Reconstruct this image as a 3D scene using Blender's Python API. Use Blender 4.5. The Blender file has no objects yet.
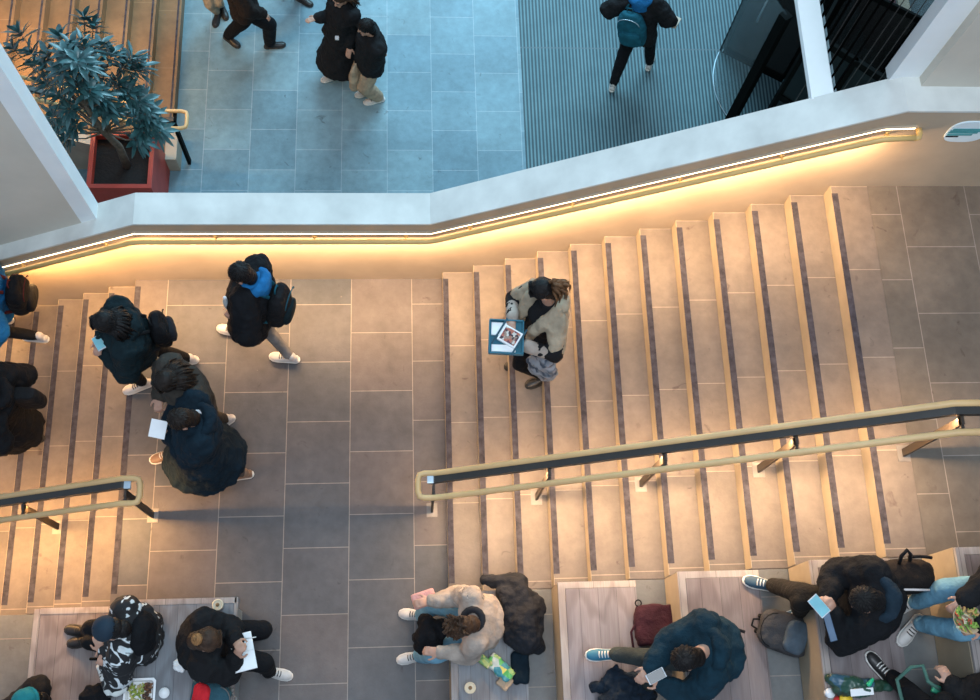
import bpy, bmesh, math, random
from mathutils import Vector, Matrix, Euler, noise
random.seed(7)
PI = math.pi
C = bpy.context.scene.collection
# ---------------------------------------------------------------- camera
F = 1077.83; CH = 10.055
ROT = Euler((.3316, -.067, -.0325), 'XYZ')
RM = ROT.to_matrix()
def at(u, v, z):
    """turn a pixel into the world point at height z"""
    d = RM @ Vector(((u-490)/F, -(v-350)/F, -1)); t = (z-CH)/d.z
    return Vector((0, 0, CH)) + d*t
cam = bpy.data.objects.new('camera', bpy.data.cameras.new('camera')); C.objects.link(cam)
cam.location = (0, 0, CH); cam.rotation_euler = ROT
cam.data.sensor_width = 36; cam.data.lens = F/980*36; cam.data.clip_end = 200
bpy.context.scene.camera = cam
T = .2969; RI = .1677; Z2 = -2.673; NX = .3326          # tread, riser, lower floor height, first nosing of the right flight
YW = 4.212; YF = 1.06                                    # wall face, near end of the stairs

# ---------------------------------------------------------------- materials
def newmat(name):
    m = bpy.data.materials.new(name); m.use_nodes = True
    nt = m.node_tree; return m, nt, nt.nodes['Principled BSDF']
def N(nt, t, **kw):
    n = nt.nodes.new(t)
    for k, v in kw.items():
        if k in n.inputs.keys(): n.inputs[k].default_value = v
        else: setattr(n, k, v)
    return n
def rgba(c): return (c[0], c[1], c[2], 1)
def mix(nt, fac, a, b, mode='MIX'):
    n = nt.nodes.new('ShaderNodeMix'); n.data_type = 'RGBA'; n.blend_type = mode
    for s, v in ((0, fac), (6, a), (7, b)):
        if isinstance(v, bpy.types.NodeSocket): nt.links.new(v, n.inputs[s])
        elif s == 0: n.inputs[0].default_value = v
        else: n.inputs[s].default_value = rgba(v)
    return n.outputs[2]
def ramp(nt, sock, a, b):
    n = nt.nodes.new('ShaderNodeMapRange'); n.inputs[1].default_value = a; n.inputs[2].default_value = b
    nt.links.new(sock, n.inputs[0]); return n.outputs[0]
def coords(nt, off=(0, 0, 0), rz=0, sc=(1, 1, 1)):
    g = nt.nodes.new('ShaderNodeNewGeometry'); mp = nt.nodes.new('ShaderNodeMapping'); mp.vector_type = 'POINT'
    mp.inputs['Location'].default_value = off; mp.inputs['Rotation'].default_value = (0, 0, rz); mp.inputs['Scale'].default_value = sc
    nt.links.new(g.outputs['Position'], mp.inputs[0]); return mp.outputs[0]
def noise_tex(nt, vec, scale, detail=3, rough=.55):
    n = nt.nodes.new('ShaderNodeTexNoise'); n.inputs['Scale'].default_value = scale
    n.inputs['Detail'].default_value = detail; n.inputs['Roughness'].default_value = rough
    nt.links.new(vec, n.inputs['Vector']); return n.outputs['Fac']
def bump(nt, b, sock, strength=.3, dist=.01):
    n = nt.nodes.new('ShaderNodeBump'); n.inputs['Strength'].default_value = strength; n.inputs['Distance'].default_value = dist
    nt.links.new(sock, n.inputs['Height']); nt.links.new(n.outputs[0], b.inputs['Normal'])
def plain(name, c, rough=.6, metal=0, var=.15, scale=8, bmp=.15, sheen=0, emit=None, alpha=None, trans=0):
    m, nt, b = newmat(name)
    tc = nt.nodes.new('ShaderNodeTexCoord')
    f = noise_tex(nt, tc.outputs['Object'], scale, 4)
    lo = [x*(1-var) for x in c]; hi = [min(1, x*(1+var)) for x in c]
    nt.links.new(mix(nt, ramp(nt, f, .3, .7), lo, hi), b.inputs['Base Color'])
    b.inputs['Roughness'].default_value = rough; b.inputs['Metallic'].default_value = metal
    if sheen: b.inputs['Sheen Weight'].default_value = sheen
    if bmp: bump(nt, b, f, bmp, .01)
    if emit: b.inputs['Emission Color'].default_value = rgba(emit[0]); b.inputs['Emission Strength'].default_value = emit[1]
    if alpha is not None: b.inputs['Alpha'].default_value = alpha
    if trans: b.inputs['Transmission Weight'].default_value = trans
    return m
def cloth(name, c, rough=.85, var=.25, fold=1.0, scale=7, sheen=.15):
    m, nt, b = newmat(name)
    tc = nt.nodes.new('ShaderNodeTexCoord')
    f = noise_tex(nt, tc.outputs['Object'], scale, 3); g = noise_tex(nt, tc.outputs['Object'], 190, 2)
    col = mix(nt, ramp(nt, f, .3, .7), [x*(1-var) for x in c], [min(1, x*(1+var)) for x in c])
    nt.links.new(col, b.inputs['Base Color']); b.inputs['Roughness'].default_value = rough
    b.inputs['Specular IOR Level'].default_value = .2
    w = noise_tex(nt, tc.outputs['Object'], scale*2.3, 3, .6)
    s = nt.nodes.new('ShaderNodeMath'); s.operation = 'MULTIPLY_ADD'; s.inputs[1].default_value = .05
    nt.links.new(g, s.inputs[0]); nt.links.new(w, s.inputs[2])
    bump(nt, b, s.outputs[0], .55*fold, .03); return m
def patterned(name, ca, cb, scale, lo, hi, warp=2.0, rough=.8):
    m, nt, b = newmat(name)
    tc = nt.nodes.new('ShaderNodeTexCoord')
    n = nt.nodes.new('ShaderNodeTexNoise'); n.inputs['Scale'].default_value = scale; n.inputs['Detail'].default_value = 1.5
    n.inputs['Distortion'].default_value = warp; nt.links.new(tc.outputs['Object'], n.inputs['Vector'])
    nt.links.new(mix(nt, ramp(nt, n.outputs['Fac'], lo, hi), ca, cb), b.inputs['Base Color'])
    b.inputs['Roughness'].default_value = rough
    bump(nt, b, noise_tex(nt, tc.outputs['Object'], 14, 3), .4, .02); return m
def multicolour(name, cols, scale, rough=.6):
    m, nt, b = newmat(name)
    tc = nt.nodes.new('ShaderNodeTexCoord')
    v = nt.nodes.new('ShaderNodeTexVoronoi'); v.inputs['Scale'].default_value = scale
    nt.links.new(tc.outputs['Object'], v.inputs['Vector'])
    cr = nt.nodes.new('ShaderNodeValToRGB'); cr.color_ramp.interpolation = 'CONSTANT'
    els = cr.color_ramp.elements
    while len(els) < len(cols): els.new(.5)
    for i, c in enumerate(cols): els[i].position = i/len(cols); els[i].color = rgba(c)
    sp = nt.nodes.new('ShaderNodeSeparateColor'); nt.links.new(v.outputs['Color'], sp.inputs[0]); nt.links.new(sp.outputs[0], cr.inputs[0])
    nt.links.new(cr.outputs[0], b.inputs['Base Color']); b.inputs['Roughness'].default_value = rough
    bump(nt, b, v.outputs['Distance'], .5, .01); return m

def slabs(name, ca, cb, mortar, ox, oy, bw=.6, rh=.6, offset=.5, msize=.004, rough=.5, dirt=.5, spec=.35):
    """square stone slabs in columns along world Y"""
    m, nt, b = newmat(name)
    g = nt.nodes.new('ShaderNodeNewGeometry'); sp = nt.nodes.new('ShaderNodeSeparateXYZ'); nt.links.new(g.outputs['Position'], sp.inputs[0])
    cx = nt.nodes.new('ShaderNodeMath'); cx.operation = 'SUBTRACT'; cx.inputs[1].default_value = oy; nt.links.new(sp.outputs['Y'], cx.inputs[0])
    cy = nt.nodes.new('ShaderNodeMath'); cy.operation = 'SUBTRACT'; cy.inputs[1].default_value = ox; nt.links.new(sp.outputs['X'], cy.inputs[0])
    cb_ = nt.nodes.new('ShaderNodeCombineXYZ'); nt.links.new(cx.outputs[0], cb_.inputs[0]); nt.links.new(cy.outputs[0], cb_.inputs[1])
    br = nt.nodes.new('ShaderNodeTexBrick'); br.offset = offset; br.offset_frequency = 2; br.squash = 1
    br.inputs['Scale'].default_value = 1; br.inputs['Mortar Size'].default_value = msize; br.inputs['Mortar Smooth'].default_value = .3
    br.inputs['Brick Width'].default_value = bw; br.inputs['Row Height'].default_value = rh; br.inputs['Bias'].default_value = 0
    br.inputs['Color1'].default_value = rgba(ca); br.inputs['Color2'].default_value = rgba(cb); br.inputs['Mortar'].default_value = rgba(mortar)
    nt.links.new(cb_.outputs[0], br.inputs['Vector'])
    pos = g.outputs['Position']
    n1 = noise_tex(nt, pos, 1.6, 5, .6); n2 = noise_tex(nt, pos, 9, 5, .65); n3 = noise_tex(nt, pos, 55, 3)
    c1 = mix(nt, ramp(nt, n1, .35, .7), [.82]*3, [1.12]*3); c2 = mix(nt, ramp(nt, n2, .3, .72), [.84]*3, [1.1]*3)
    col = mix(nt, 1, br.outputs['Color'], c1, 'MULTIPLY'); col = mix(nt, 1, col, c2, 'MULTIPLY')
    # scuffs: sparse dark worn marks and a few pale spots
    sc = nt.nodes.new('ShaderNodeTexNoise'); sc.inputs['Scale'].default_value = 7; sc.inputs['Detail'].default_value = 4; sc.inputs['Distortion'].default_value = 1.2
    nt.links.new(pos, sc.inputs['Vector'])
    col = mix(nt, ramp(nt, sc.outputs['Fac'], .67, .78), col, mix(nt, 1, col, (.55, .5, .5), 'MULTIPLY')) if dirt else col
    vo = nt.nodes.new('ShaderNodeTexVoronoi'); vo.inputs['Scale'].default_value = 2.3; nt.links.new(pos, vo.inputs['Vector'])
    inv = nt.nodes.new('ShaderNodeMath'); inv.operation = 'LESS_THAN'; inv.inputs[1].default_value = .018; nt.links.new(vo.outputs['Distance'], inv.inputs[0])
    col = mix(nt, inv.outputs[0], col, (.12, .11, .11))
    nt.links.new(col, b.inputs['Base Color'])
    b.inputs['Roughness'].default_value = rough; b.inputs['Specular IOR Level'].default_value = spec
    ad = nt.nodes.new('ShaderNodeMath'); ad.operation = 'MULTIPLY_ADD'; ad.inputs[1].default_value = -1.0; nt.links.new(br.outputs['Fac'], ad.inputs[0]); nt.links.new(n3, ad.inputs[2])
    bump(nt, b, ad.outputs[0], .12, .01)
    return m
def timber(name, ca, cb, ox, pw=.155, rough=.6):
    m, nt, b = newmat(name)
    g = nt.nodes.new('ShaderNodeNewGeometry'); sp = nt.nodes.new('ShaderNodeSeparateXYZ'); nt.links.new(g.outputs['Position'], sp.inputs[0])
    cy = nt.nodes.new('ShaderNodeMath'); cy.operation = 'SUBTRACT'; cy.inputs[1].default_value = ox; nt.links.new(sp.outputs['X'], cy.inputs[0])
    cb_ = nt.nodes.new('ShaderNodeCombineXYZ'); nt.links.new(sp.outputs['Y'], cb_.inputs[0]); nt.links.new(cy.outputs[0], cb_.inputs[1])
    br = nt.nodes.new('ShaderNodeTexBrick'); br.offset = .37; br.inputs['Scale'].default_value = 1; br.inputs['Mortar Size'].default_value = .0018
    br.inputs['Brick Width'].default_value = 3.2; br.inputs['Row Height'].default_value = pw
    br.inputs['Color1'].default_value = rgba(ca); br.inputs['Color2'].default_value = rgba(cb); br.inputs['Mortar'].default_value = rgba([x*.45 for x in ca])
    nt.links.new(cb_.outputs[0], br.inputs['Vector'])
    gv = coords(nt, sc=(22, 1.3, 6)); n = nt.nodes.new('ShaderNodeTexNoise'); n.inputs['Scale'].default_value = 1.6; n.inputs['Detail'].default_value = 6; n.inputs['Distortion'].default_value = 1.4
    nt.links.new(gv, n.inputs['Vector'])
    kv = coords(nt, sc=(4.5, 1.1, 1)); k = nt.nodes.new('ShaderNodeTexWave'); k.wave_type = 'RINGS'; k.inputs['Scale'].default_value = .9; k.inputs['Distortion'].default_value = 9; k.inputs['Detail'].default_value = 3
    nt.links.new(kv, k.inputs['Vector'])
    c = mix(nt, ramp(nt, n.outputs['Fac'], .35, .7), [.88, .86, .86], [1.06]*3)
    c2 = mix(nt, ramp(nt, k.outputs['Fac'], .0, .5), [.80, .77, .77], [1.03]*3)
    col = mix(nt, 1, mix(nt, 1, br.outputs['Color'], c, 'MULTIPLY'), c2, 'MULTIPLY')
    nt.links.new(col, b.inputs['Base Color']); b.inputs['Roughness'].default_value = rough; b.inputs['Specular IOR Level'].default_value = .3
    bump(nt, b, n.outputs['Fac'], .2, .004); return m

STONE = (.118, .101, .098); STONE2 = (.074, .080, .090); JOINT = (.27, .235, .21)
m_land = slabs('landing slabs', STONE, STONE2, JOINT, .0205, 3.038)
m_top = slabs('top landing slabs', (.150, .127, .104), (.115, .103, .088), JOINT, 4.176, 3.342)
m_tread = slabs('tread stone', (.175, .146, .124), (.148, .127, .112), (.32, .27, .22), -25, 3.435, bw=.77, rh=50, offset=0)
m_step_in = slabs('joint stone', (.145, .150, .150), (.112, .125, .130), JOINT, -25, 3.84, bw=.6, rh=50, offset=0)
m_low = slabs('lower slabs', (.19, .30, .345), (.135, .235, .29), (.34, .42, .47), -2.680, 8.681, rough=.42)
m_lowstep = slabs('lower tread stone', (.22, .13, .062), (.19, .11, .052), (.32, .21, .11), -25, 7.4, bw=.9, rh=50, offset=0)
m_wood1 = timber('grey timber', (.20, .215, .235), (.24, .25, .265), .333)
m_wood2 = timber('pale timber', (.235, .215, .225), (.195, .182, .195), 1.223)
m_wood3 = timber('pinkish timber', (.20, .170, .168), (.165, .145, .147), 2.114)
m_rim = timber('timber edge', (.32, .295, .28), (.35, .32, .30), 0, .3)
m_riser = plain('pale stone riser', (.36, .31, .25), .6, scale=5, var=.1)
m_riser_glow = plain('riser face with painted glow', (.30, .245, .17), .6, scale=6, var=.1)  # warm strip glow on the risers, painted in as a paler colour
m_conc = plain('painted concrete', (.60, .62, .59), .7, var=.13, scale=3, bmp=.08)
m_plaster = plain('warm plaster wall', (.43, .345, .25), .75, var=.10, scale=2.2, bmp=.08)
m_beige = plain('beige wall', (.56, .52, .44), .8, var=.06, scale=2, bmp=.06)
m_white = plain('white reveal', (.80, .84, .84), .7, var=.04, scale=3, bmp=.04)
m_strip = plain('nosing strip', (.052, .050, .062), .75, var=.4, scale=16, bmp=.3)
m_rail = plain('tan rail sleeve', (.60, .385, .175), .45, var=.08, scale=5, bmp=.05)
m_brass = plain('brass rail', (.62, .41, .15), .42, .0, var=.08, scale=5, bmp=.02)
m_steel = plain('dark steel', (.035, .034, .032), .45, .2, var=.1, bmp=.03)
m_post = plain('post steel', (.030, .022, .016), .5, .1, var=.15, bmp=.03)
m_black = plain('black metal', (.004, .005, .005), .75, .0, var=.2, bmp=.03)
m_led = plain('led strip', (1, .8, .5), .5, emit=((1, .78, .48), 8), bmp=0)
for _m in (m_black, m_strip): _m.node_tree.nodes['Principled BSDF'].inputs['Specular IOR Level'].default_value = .06
m_chrome = plain('bracket plate', (.45, .55, .62), .3, .7, bmp=0)

# ---------------------------------------------------------------- helpers
def origin_of(o):
    v = Vector((0, 0, 0))
    while o is not None: v += o.location; o = o.parent
    return v
def obj(name, bm, mat, parent=None, smooth=True, label=None, base=None):
    """link the bmesh (world coordinates) as ONE mesh object; `base` puts its origin there"""
    off = origin_of(parent) if parent else Vector((0, 0, 0))
    loc = (Vector(base) - off) if base is not None else Vector((0, 0, 0))
    me = bpy.data.meshes.new(name)
    if isinstance(bm, bpy.types.Mesh): me = bm; me.name = name; me.transform(Matrix.Translation(-(off+loc)))
    else:
        bmesh.ops.recalc_face_normals(bm, faces=bm.faces)
        bm.transform(Matrix.Translation(-(off+loc))); bm.to_mesh(me); bm.free()
    me.materials.clear()
    for m in (mat if isinstance(mat, (list, tuple)) else [mat]): me.materials.append(m)
    if smooth:
        for p in me.polygons: p.use_smooth = True
    o = bpy.data.objects.new(name, me); C.objects.link(o); o.location = loc
    if parent: o.parent = parent
    if label: o['label'] = label
    return o
def thing(name, label, cat, loc=(0, 0, 0), group=None):
    o = bpy.data.objects.new(name, None); C.objects.link(o); o.location = loc; o.empty_display_size = .1
    return tag(o, label, cat, group)
def tag(o, label, cat, group=None):
    o['label'] = label; o['category'] = cat
    if group: o['group'] = group
    return o
def struct(name, bm, mat, smooth=False):
    o = obj(name, bm, mat, None, smooth); o['kind'] = 'structure'; return o
def B(): return bmesh.new()
def box(bm, a, b, bev=0, mi=0, rot=None, piv=None):
    a, b = Vector(a), Vector(b)
    r = bmesh.ops.create_cube(bm, size=1); vs = r['verts']
    bmesh.ops.scale(bm, vec=(b-a), verts=vs); bmesh.ops.translate(bm, vec=(a+b)/2, verts=vs)
    fs = {f for v in vs for f in v.link_faces}
    for f in fs: f.material_index = mi
    if bev:
        es = list({e for v in vs for e in v.link_edges})
        rr = bmesh.ops.bevel(bm, geom=es, offset=bev, segments=2, affect='EDGES', profile=.7); vs = list({v for f in rr['faces'] for v in f.verts} | {v for v in vs if v.is_valid})
        for f in rr['faces']: f.material_index = mi
    if rot is not None:
        pv = Vector(piv) if piv is not None else (a+b)/2
        bmesh.ops.rotate(bm, cent=pv, matrix=rot, verts=[v for v in vs if v.is_valid])
    return vs
def obox(bm, c, ax, ay, az, s, bev=0):
    """box of size s centred at c with unit axes ax ay az"""
    M = Matrix((ax, ay, az)).transposed().to_4x4(); M.translation = Vector(c)
    b2 = B(); box(b2, (-s[0]/2, -s[1]/2, -s[2]/2), (s[0]/2, s[1]/2, s[2]/2), bev); b2.transform(M)
    me = bpy.data.meshes.new('t'); b2.to_mesh(me); b2.free(); bm.from_mesh(me); bpy.data.meshes.remove(me)
def loft(bm, rings, cap=True, closed=True):
    R = [[bm.verts.new(p) for p in r] for r in rings]; n = len(R[0])
    for a, b in zip(R, R[1:]):
        for i in range(n if closed else n-1):
            j = (i+1) % n; bm.faces.new((a[i], a[j], b[j], b[i]))
    if cap and closed:
        bm.faces.new(R[0][::-1]); bm.faces.new(R[-1])
    return R
def frame(d):
    d = Vector(d).normalized(); u = Vector((0, 0, 1)) if abs(d.z) < .9 else Vector((1, 0, 0))
    x = d.cross(u).normalized(); return x, x.cross(d).normalized()*-1
def tube(bm, pts, r, n=10, closed=False):
    pts = [Vector(p) for p in pts]; k = len(pts); rings = []
    rr = r if isinstance(r, (list, tuple)) else [r]*k
    x = None
    for i, p in enumerate(pts):
        if closed: d = pts[(i+1) % k]-pts[i-1]
        else: d = pts[min(i+1, k-1)]-pts[max(i-1, 0)]
        d.normalize()
        if x is None: x, _ = frame(d)
        x = (x - d*x.dot(d)).normalized(); y = d.cross(x)
        rings.append([p + x*math.cos(2*PI*j/n)*rr[i] + y*math.sin(2*PI*j/n)*rr[i] for j in range(n)])
    if closed: rings.append(rings[0]); loft(bm, rings, cap=False); bmesh.ops.remove_doubles(bm, verts=bm.verts, dist=1e-6)
    else: loft(bm, rings)
def arc_pts(c, r, a0, a1, n, ax=(1, 0, 0), ay=(0, 1, 0)):
    c, ax, ay = Vector(c), Vector(ax), Vector(ay)
    return [c + ax*r*math.cos(a0+(a1-a0)*i/n) + ay*r*math.sin(a0+(a1-a0)*i/n) for i in range(n+1)]
def capsule(bm, a, b, ra, rb, n=12):
    a, b = Vector(a), Vector(b); d = (b-a)
    if d.length < 1e-5: d = Vector((0, 0, 1e-4))
    L = d.length; d = d/L; x, y = frame(d); rings = []
    prof = [(-ra*math.cos(t), ra*math.sin(t)) for t in (.12, .55, 1.05, PI/2)] + [(L+rb*math.sin(t), rb*math.cos(t)) for t in (0, .52, 1.02, PI/2-.12)]
    for h, r in prof: rings.append([a+d*h+x*r*math.cos(2*PI*j/n)+y*r*math.sin(2*PI*j/n) for j in range(n)])
    loft(bm, rings)
def ellip(bm, c, ax, ay, az, s, n=14, m=9):
    rings = []
    for i in range(m):
        t = .08+(PI-.16)*i/(m-1); z = -math.cos(t)*s[2]; r = math.sin(t)
        rings.append([Vector(c)+az*z+ax*(s[0]*r*math.cos(2*PI*j/n))+ay*(s[1]*r*math.sin(2*PI*j/n)) for j in range(n)])
    loft(bm, rings)
def lathe(bm, c, prof, n=20, ax=(0, 0, 1)):
    d = Vector(ax).normalized(); x, y = frame(d)
    loft(bm, [[Vector(c)+d*h+x*r*math.cos(2*PI*j/n)+y*r*math.sin(2*PI*j/n) for j in range(n)] for r, h in prof])
def remesh(bm, voxel, smooth=4, disp=0, dscale=.15, dec=None, seed=0, mid=.5):
    bmesh.ops.recalc_face_normals(bm, faces=bm.faces)
    me = bpy.data.meshes.new('tmp'); bm.to_mesh(me); bm.free()
    o = bpy.data.objects.new('tmp', me); C.objects.link(o)
    r = o.modifiers.new('r', 'REMESH'); r.mode = 'VOXEL'; r.voxel_size = voxel
    s = o.modifiers.new('s', 'SMOOTH'); s.factor = .5; s.iterations = smooth
    tx = None
    if disp:
        # folds: long creases from a stretched cloud field
        tx = bpy.data.textures.new('folds', 'CLOUDS'); tx.noise_scale = dscale; tx.noise_depth = 2
        d = o.modifiers.new('d', 'DISPLACE'); d.texture = tx; d.strength = disp; d.mid_level = mid; d.texture_coords = 'GLOBAL'
    dg = bpy.context.evaluated_depsgraph_get(); out = bpy.data.meshes.new_from_object(o.evaluated_get(dg))
    bpy.data.objects.remove(o); bpy.data.meshes.remove(me)
    return out

# ================================================================ THE SETTING
def nos(n): return NX + n*T
XL = -2.698                                    # nosing of the flight going down on the left
# landing floor
b = B(); box(b, (XL, -1.4, -.3), (nos(0)+.02, YW+.02, 0)); struct('floor', b, m_land)
# upper landing, in three columns of slabs
zt = 12*RI
b = B(); box(b, (3.918, YF, zt-.3), (7.2, YW+.02, zt)); struct('floor', b, m_top)
# lower hall
b = B(); box(b, (-3.05, 4.4, Z2-.3), (9.2, 13.5, Z2)); box(b, (-6.5, 4.4, Z2-.3), (-3.05, 7.0, Z2)); struct('floor', b, m_low)
# wall between the landing and the lower hall: outline along X with sloping cap
CAPX = [(-6.0, None), (-2.42, 1.275), (.19, 1.275), (3.74, 3.225), (7.2, 3.225)]
def capz(x):
    if x < -2.42: return 1.275 + (x+2.42)*.545
    if x < .19: return 1.275
    if x < 3.74: return 1.275 + (x-.19)*(3.225-1.275)/3.55
    return 3.225
xs_ = [-6.0, -2.42, .19, 3.74, 7.2]
def wallstrip(bm, y0, y1, z0f, z1f, xs):
    rings = [[(x, y0, z0f(x)), (x, y1, z0f(x)), (x, y1, z1f(x)), (x, y0, z1f(x))] for x in xs]
    loft(bm, rings)
b = B(); wallstrip(b, YW, 4.50, lambda x: -3.0 if x > -5 else -3.2, lambda x: capz(x)-.022, xs_); struct('wall_back', b, m_plaster)
b = B(); wallstrip(b, YW-.006, 4.515, lambda x: capz(x)-.022, capz, xs_)
struct('trim_1', b, m_conc)
# walls carried up above the cap at both sides, with their pale end faces
b = B(); loft(b, [[(x, 4.36, capz(x)-.03), (x, 4.515, capz(x)-.03), (x, 4.515, 6.2), (x, 4.36, 6.2)] for x in (-6.0, -2.955)]); struct('wall_left', b, m_beige)
b = B(); loft(b, [[(x, 4.36, capz(x)-.02), (x, 4.515, capz(x)-.02), (x, 4.515, 6.2), (x, 4.36, 6.2)] for x in (-2.955, -2.80)]); struct('trim_2', b, m_white)
b = B(); loft(b, [[(x, 4.42, capz(x)-.03), (x, 4.60, capz(x)-.03), (x, 4.60, 7.4), (x, 4.42, 7.4)] for x in (3.875, 7.2)]); struct('wall_right', b, m_beige)
b = B(); loft(b, [[(x, 4.50, capz(x)-.02), (x, 4.62, capz(x)-.02), (x, 4.62, 7.4), (x, 4.50, 7.4)] for x in (3.655, 3.88)]); struct('trim_3', b, m_white)
# pale beam running away from the wall over the entrance
b = B(); box(b, (3.150, 4.50, 2.85), (3.335, 9.0, 2.91), .004); struct('trim_4', b, m_white)
# lower hall on the right of the beam: lobby shade painted as near-black floor
b = B(); box(b, (3.9, 6.0, Z2-.02), (9.0, 13.0, Z2+.004)); struct('floor', b, plain('lobby floor in painted shade', (.010, .007, .007), .9))

# ---- flights of stairs, each step a part with its dark nosing strip
def step(root, x0, x1, y0, y1, z, h, mat, strip=None, end=True):
    b = B(); box(b, (x0, y0, z-h), (x1, y1, z), .006)
    s = obj('step', b, mat, root, False)
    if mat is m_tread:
        b = B(); box(b, (x0-.004, y0+.01, z-RI+.001), (x0+.002, y1, z-.001)); obj('riser', b, m_riser_glow, s, False)
    if strip:
        b = B(); box(b, (strip[0], strip[2], z-.004), (strip[1], strip[3], z+.0025)); obj('nosing_strip', b, m_strip, s, False)
    return s
st = thing('staircase', 'wide pale stone flight of twelve steps rising to the right from the landing', 'staircase', (nos(0), 2.6, 0))
for n in range(12):
    z = (n+1)*RI; x1 = nos(n+1)+.02 if n < 11 else 3.918
    step(st, nos(n), x1, YF, YW-.001, z, RI+.02, m_tread, (nos(n)-.003, nos(n)+.050, 1.165, 4.14))
b = B(); box(b, (3.62, YF, zt-.29), (3.7, YW, zt-.2)); obj('stringer', b, m_riser, st, False)
st = thing('staircase', 'stone flight of steps going down at the left of the landing', 'staircase', (XL, 2.6, -1))
for n in range(1, 11):
    z = -n*RI
    step(st, XL-n*T, XL-(n-1)*T+.02, YF, YW-.001, z, RI+.02, m_tread, (XL-n*T+.001, XL-n*T+.056, 1.165, 4.14))
# nosing strip on the landing edge
tag(obj('nosing_strip', (lambda b: (box(b, (XL+.001, 1.165, -.003), (XL+.056, 4.14, .0025)), b)[1])(B()), m_strip, None, False),
    'dark grip strip along the landing edge above the left flight', 'strip')
# flight at the top left, rising to the left from the lower hall
st = thing('staircase', 'amber-lit stone stairs rising left behind the potted tree', 'staircase', (-3.05, 8.5, Z2))
for n in range(9):
    z = Z2+(n+1)*RI; x = -3.05-n*.295
    step(st, x-.32, x, 7.02, 12.5, z, RI+.15, m_lowstep, (x-.055, x-.03, 7.1, 12.4))
b = B(); loft(b, [[(x, 6.88, Z2), (x, 7.02, Z2), (x, 7.02, z), (x, 6.88, z)] for x, z in ((-3.05, Z2+.16), (-5.9, Z2+1.7))]); obj('side_wall', b, m_riser, st, False)

# ---- seating terraces along the near side: stone blocks with timber decks
def terrace_block(name, x0, x1, z0, z1, label):
    b = B(); box(b, (x0, -1.4, z0), (x1, YF-.004, z1), .004)
    o = tag(obj(name, b, m_step_in, None, False), label, 'step')
    b = B(); box(b, (x0-.006, -1.4, z0+.02), (x0-.0005, YF-.006, z1-.002)); obj('riser', b, m_riser_glow, o, False)
    return o
for k, lb in enumerate(['low stone seating step beside the landing, front one of the right terraces', 'stone seating step second from the landing on the right side',
                        'stone seating step third from the landing on the right side', 'stone seating step fourth from the landing on the right side']):
    x0 = nos(3*k)-.005; x1 = nos(3*k+3)+.02 if k < 3 else 3.93
    z1 = 3*RI*(k+1)
    terrace_block('seating_step', x0, x1, z1-3*RI, z1, lb)
b = B(); box(b, (nos(12)-.02, -1.4, zt-.1), (7.2, YF-.004, zt+3*RI), .004)
o = tag(obj('seating_step', b, m_step_in, None, False), 'highest stone seating step at the lower right corner', 'step')
b = B(); box(b, (nos(12)-.026, -1.4, zt+.01), (nos(12)-.0205, YF-.006, zt+3*RI-.002)); obj('riser', b, m_riser_glow, o, False)
def deck(x0, x1, y0, y1, z, mat, label, h=.028):
    t = thing('timber_deck', label, 'bench', ((x0+x1)/2, (y0+y1)/2, z-h), 'timber seat decks')
    b = B(); box(b, (x0+.05, y0, z-h), (x1-.012, y1-.055, z+.001), .002); obj('boards', b, mat, t, False)
    b = B(); box(b, (x0-.012, y0, z-h), (x0+.048, y1, z), .003); box(b, (x0+.048, y1-.053, z-h), (x1-.012, y1, z), .003); obj('edge_board', b, m_rim, t, False)
    return t
deck(nos(0), nos(2)+.06, -1.4, YF-.01, 3*RI+.03, m_wood1, 'narrow grey timber seat top under the beige-sweatered sitter and coat')
deck(nos(3)-.01, nos(5)+.05, -1.4, YF-.01, 6*RI+.03, m_wood2, 'pale timber seat top with the maroon bag at its right edge')
deck(nos(6)-.01, nos(8)+.05, -1.4, YF-.01, 9*RI+.03, m_wood3, 'pinkish timber seat top carrying the grey rucksack')
deck(nos(9)-.01, nos(11)+.02, -1.4, YF-.01, 12*RI+.03, m_wood3, 'timber seat top holding the dark green sandwich bag')
deck(nos(12)-.01, 7.0, -1.4, YF-.01, 15*RI+.03, m_wood3, 'timber seat top highest at the lower right corner')
# stone feet of the seats: risers with painted glow
# left side: deck at landing level, and a taller bench on it
t = thing('timber_deck', 'broad timber deck level with the landing at lower left', 'deck', (-2.8, .2, 0))
b = B(); box(b, (-3.29, -1.4, -.34), (XL+.04, YF-.01, .012), .004); obj('boards', b, timber('lilac timber', (.24, .205, .195), (.21, .185, .18), -3.29, .16), t, False)
b = B(); box(b, (-3.345, -1.4, -.36), (-3.292, YF-.01, .016), .003); box(b, (-3.292, YF-.06, -.02), (XL+.04, YF-.005, .017), .003); obj('edge_board', b, m_rim, t, False)
b = B(); box(b, (-4.3, -1.4, -3*RI-.3), (-3.35, YF-.004, -3*RI), .004)
tag(obj('seating_step', b, m_step_in, None, False), 'stone seating step at the lower left corner of the picture', 'step')
b = B(); box(b, (-5.6, -1.4, -6*RI-.3), (-4.3, YF-.004, -6*RI), .004)
tag(obj('seating_step', b, m_step_in, None, False), 'lowest stone seating step beyond the lower left corner', 'step')
t = thing('bench', 'long grey timber bench between the landing and the lower left deck', 'bench', (-2.05, 0, 0))
b = B(); box(b, (-2.53, -1.4, .455), (-1.52, 1.005, .5), .003); obj('seat', b, m_wood1, t, False)
b = B(); box(b, (-2.50, -1.38, .0), (-1.525, .985, .455), .003); obj('base', b, plain('grey bench side', (.25, .29, .30), .6), t, False)
b = B(); box(b, (-2.53, 1.005, .44), (-1.50, 1.055, .503), .003); box(b, (-1.52, -1.4, .44), (-1.492, 1.055, .503), .003); obj('edge_board', b, m_rim, t, False)

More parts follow.
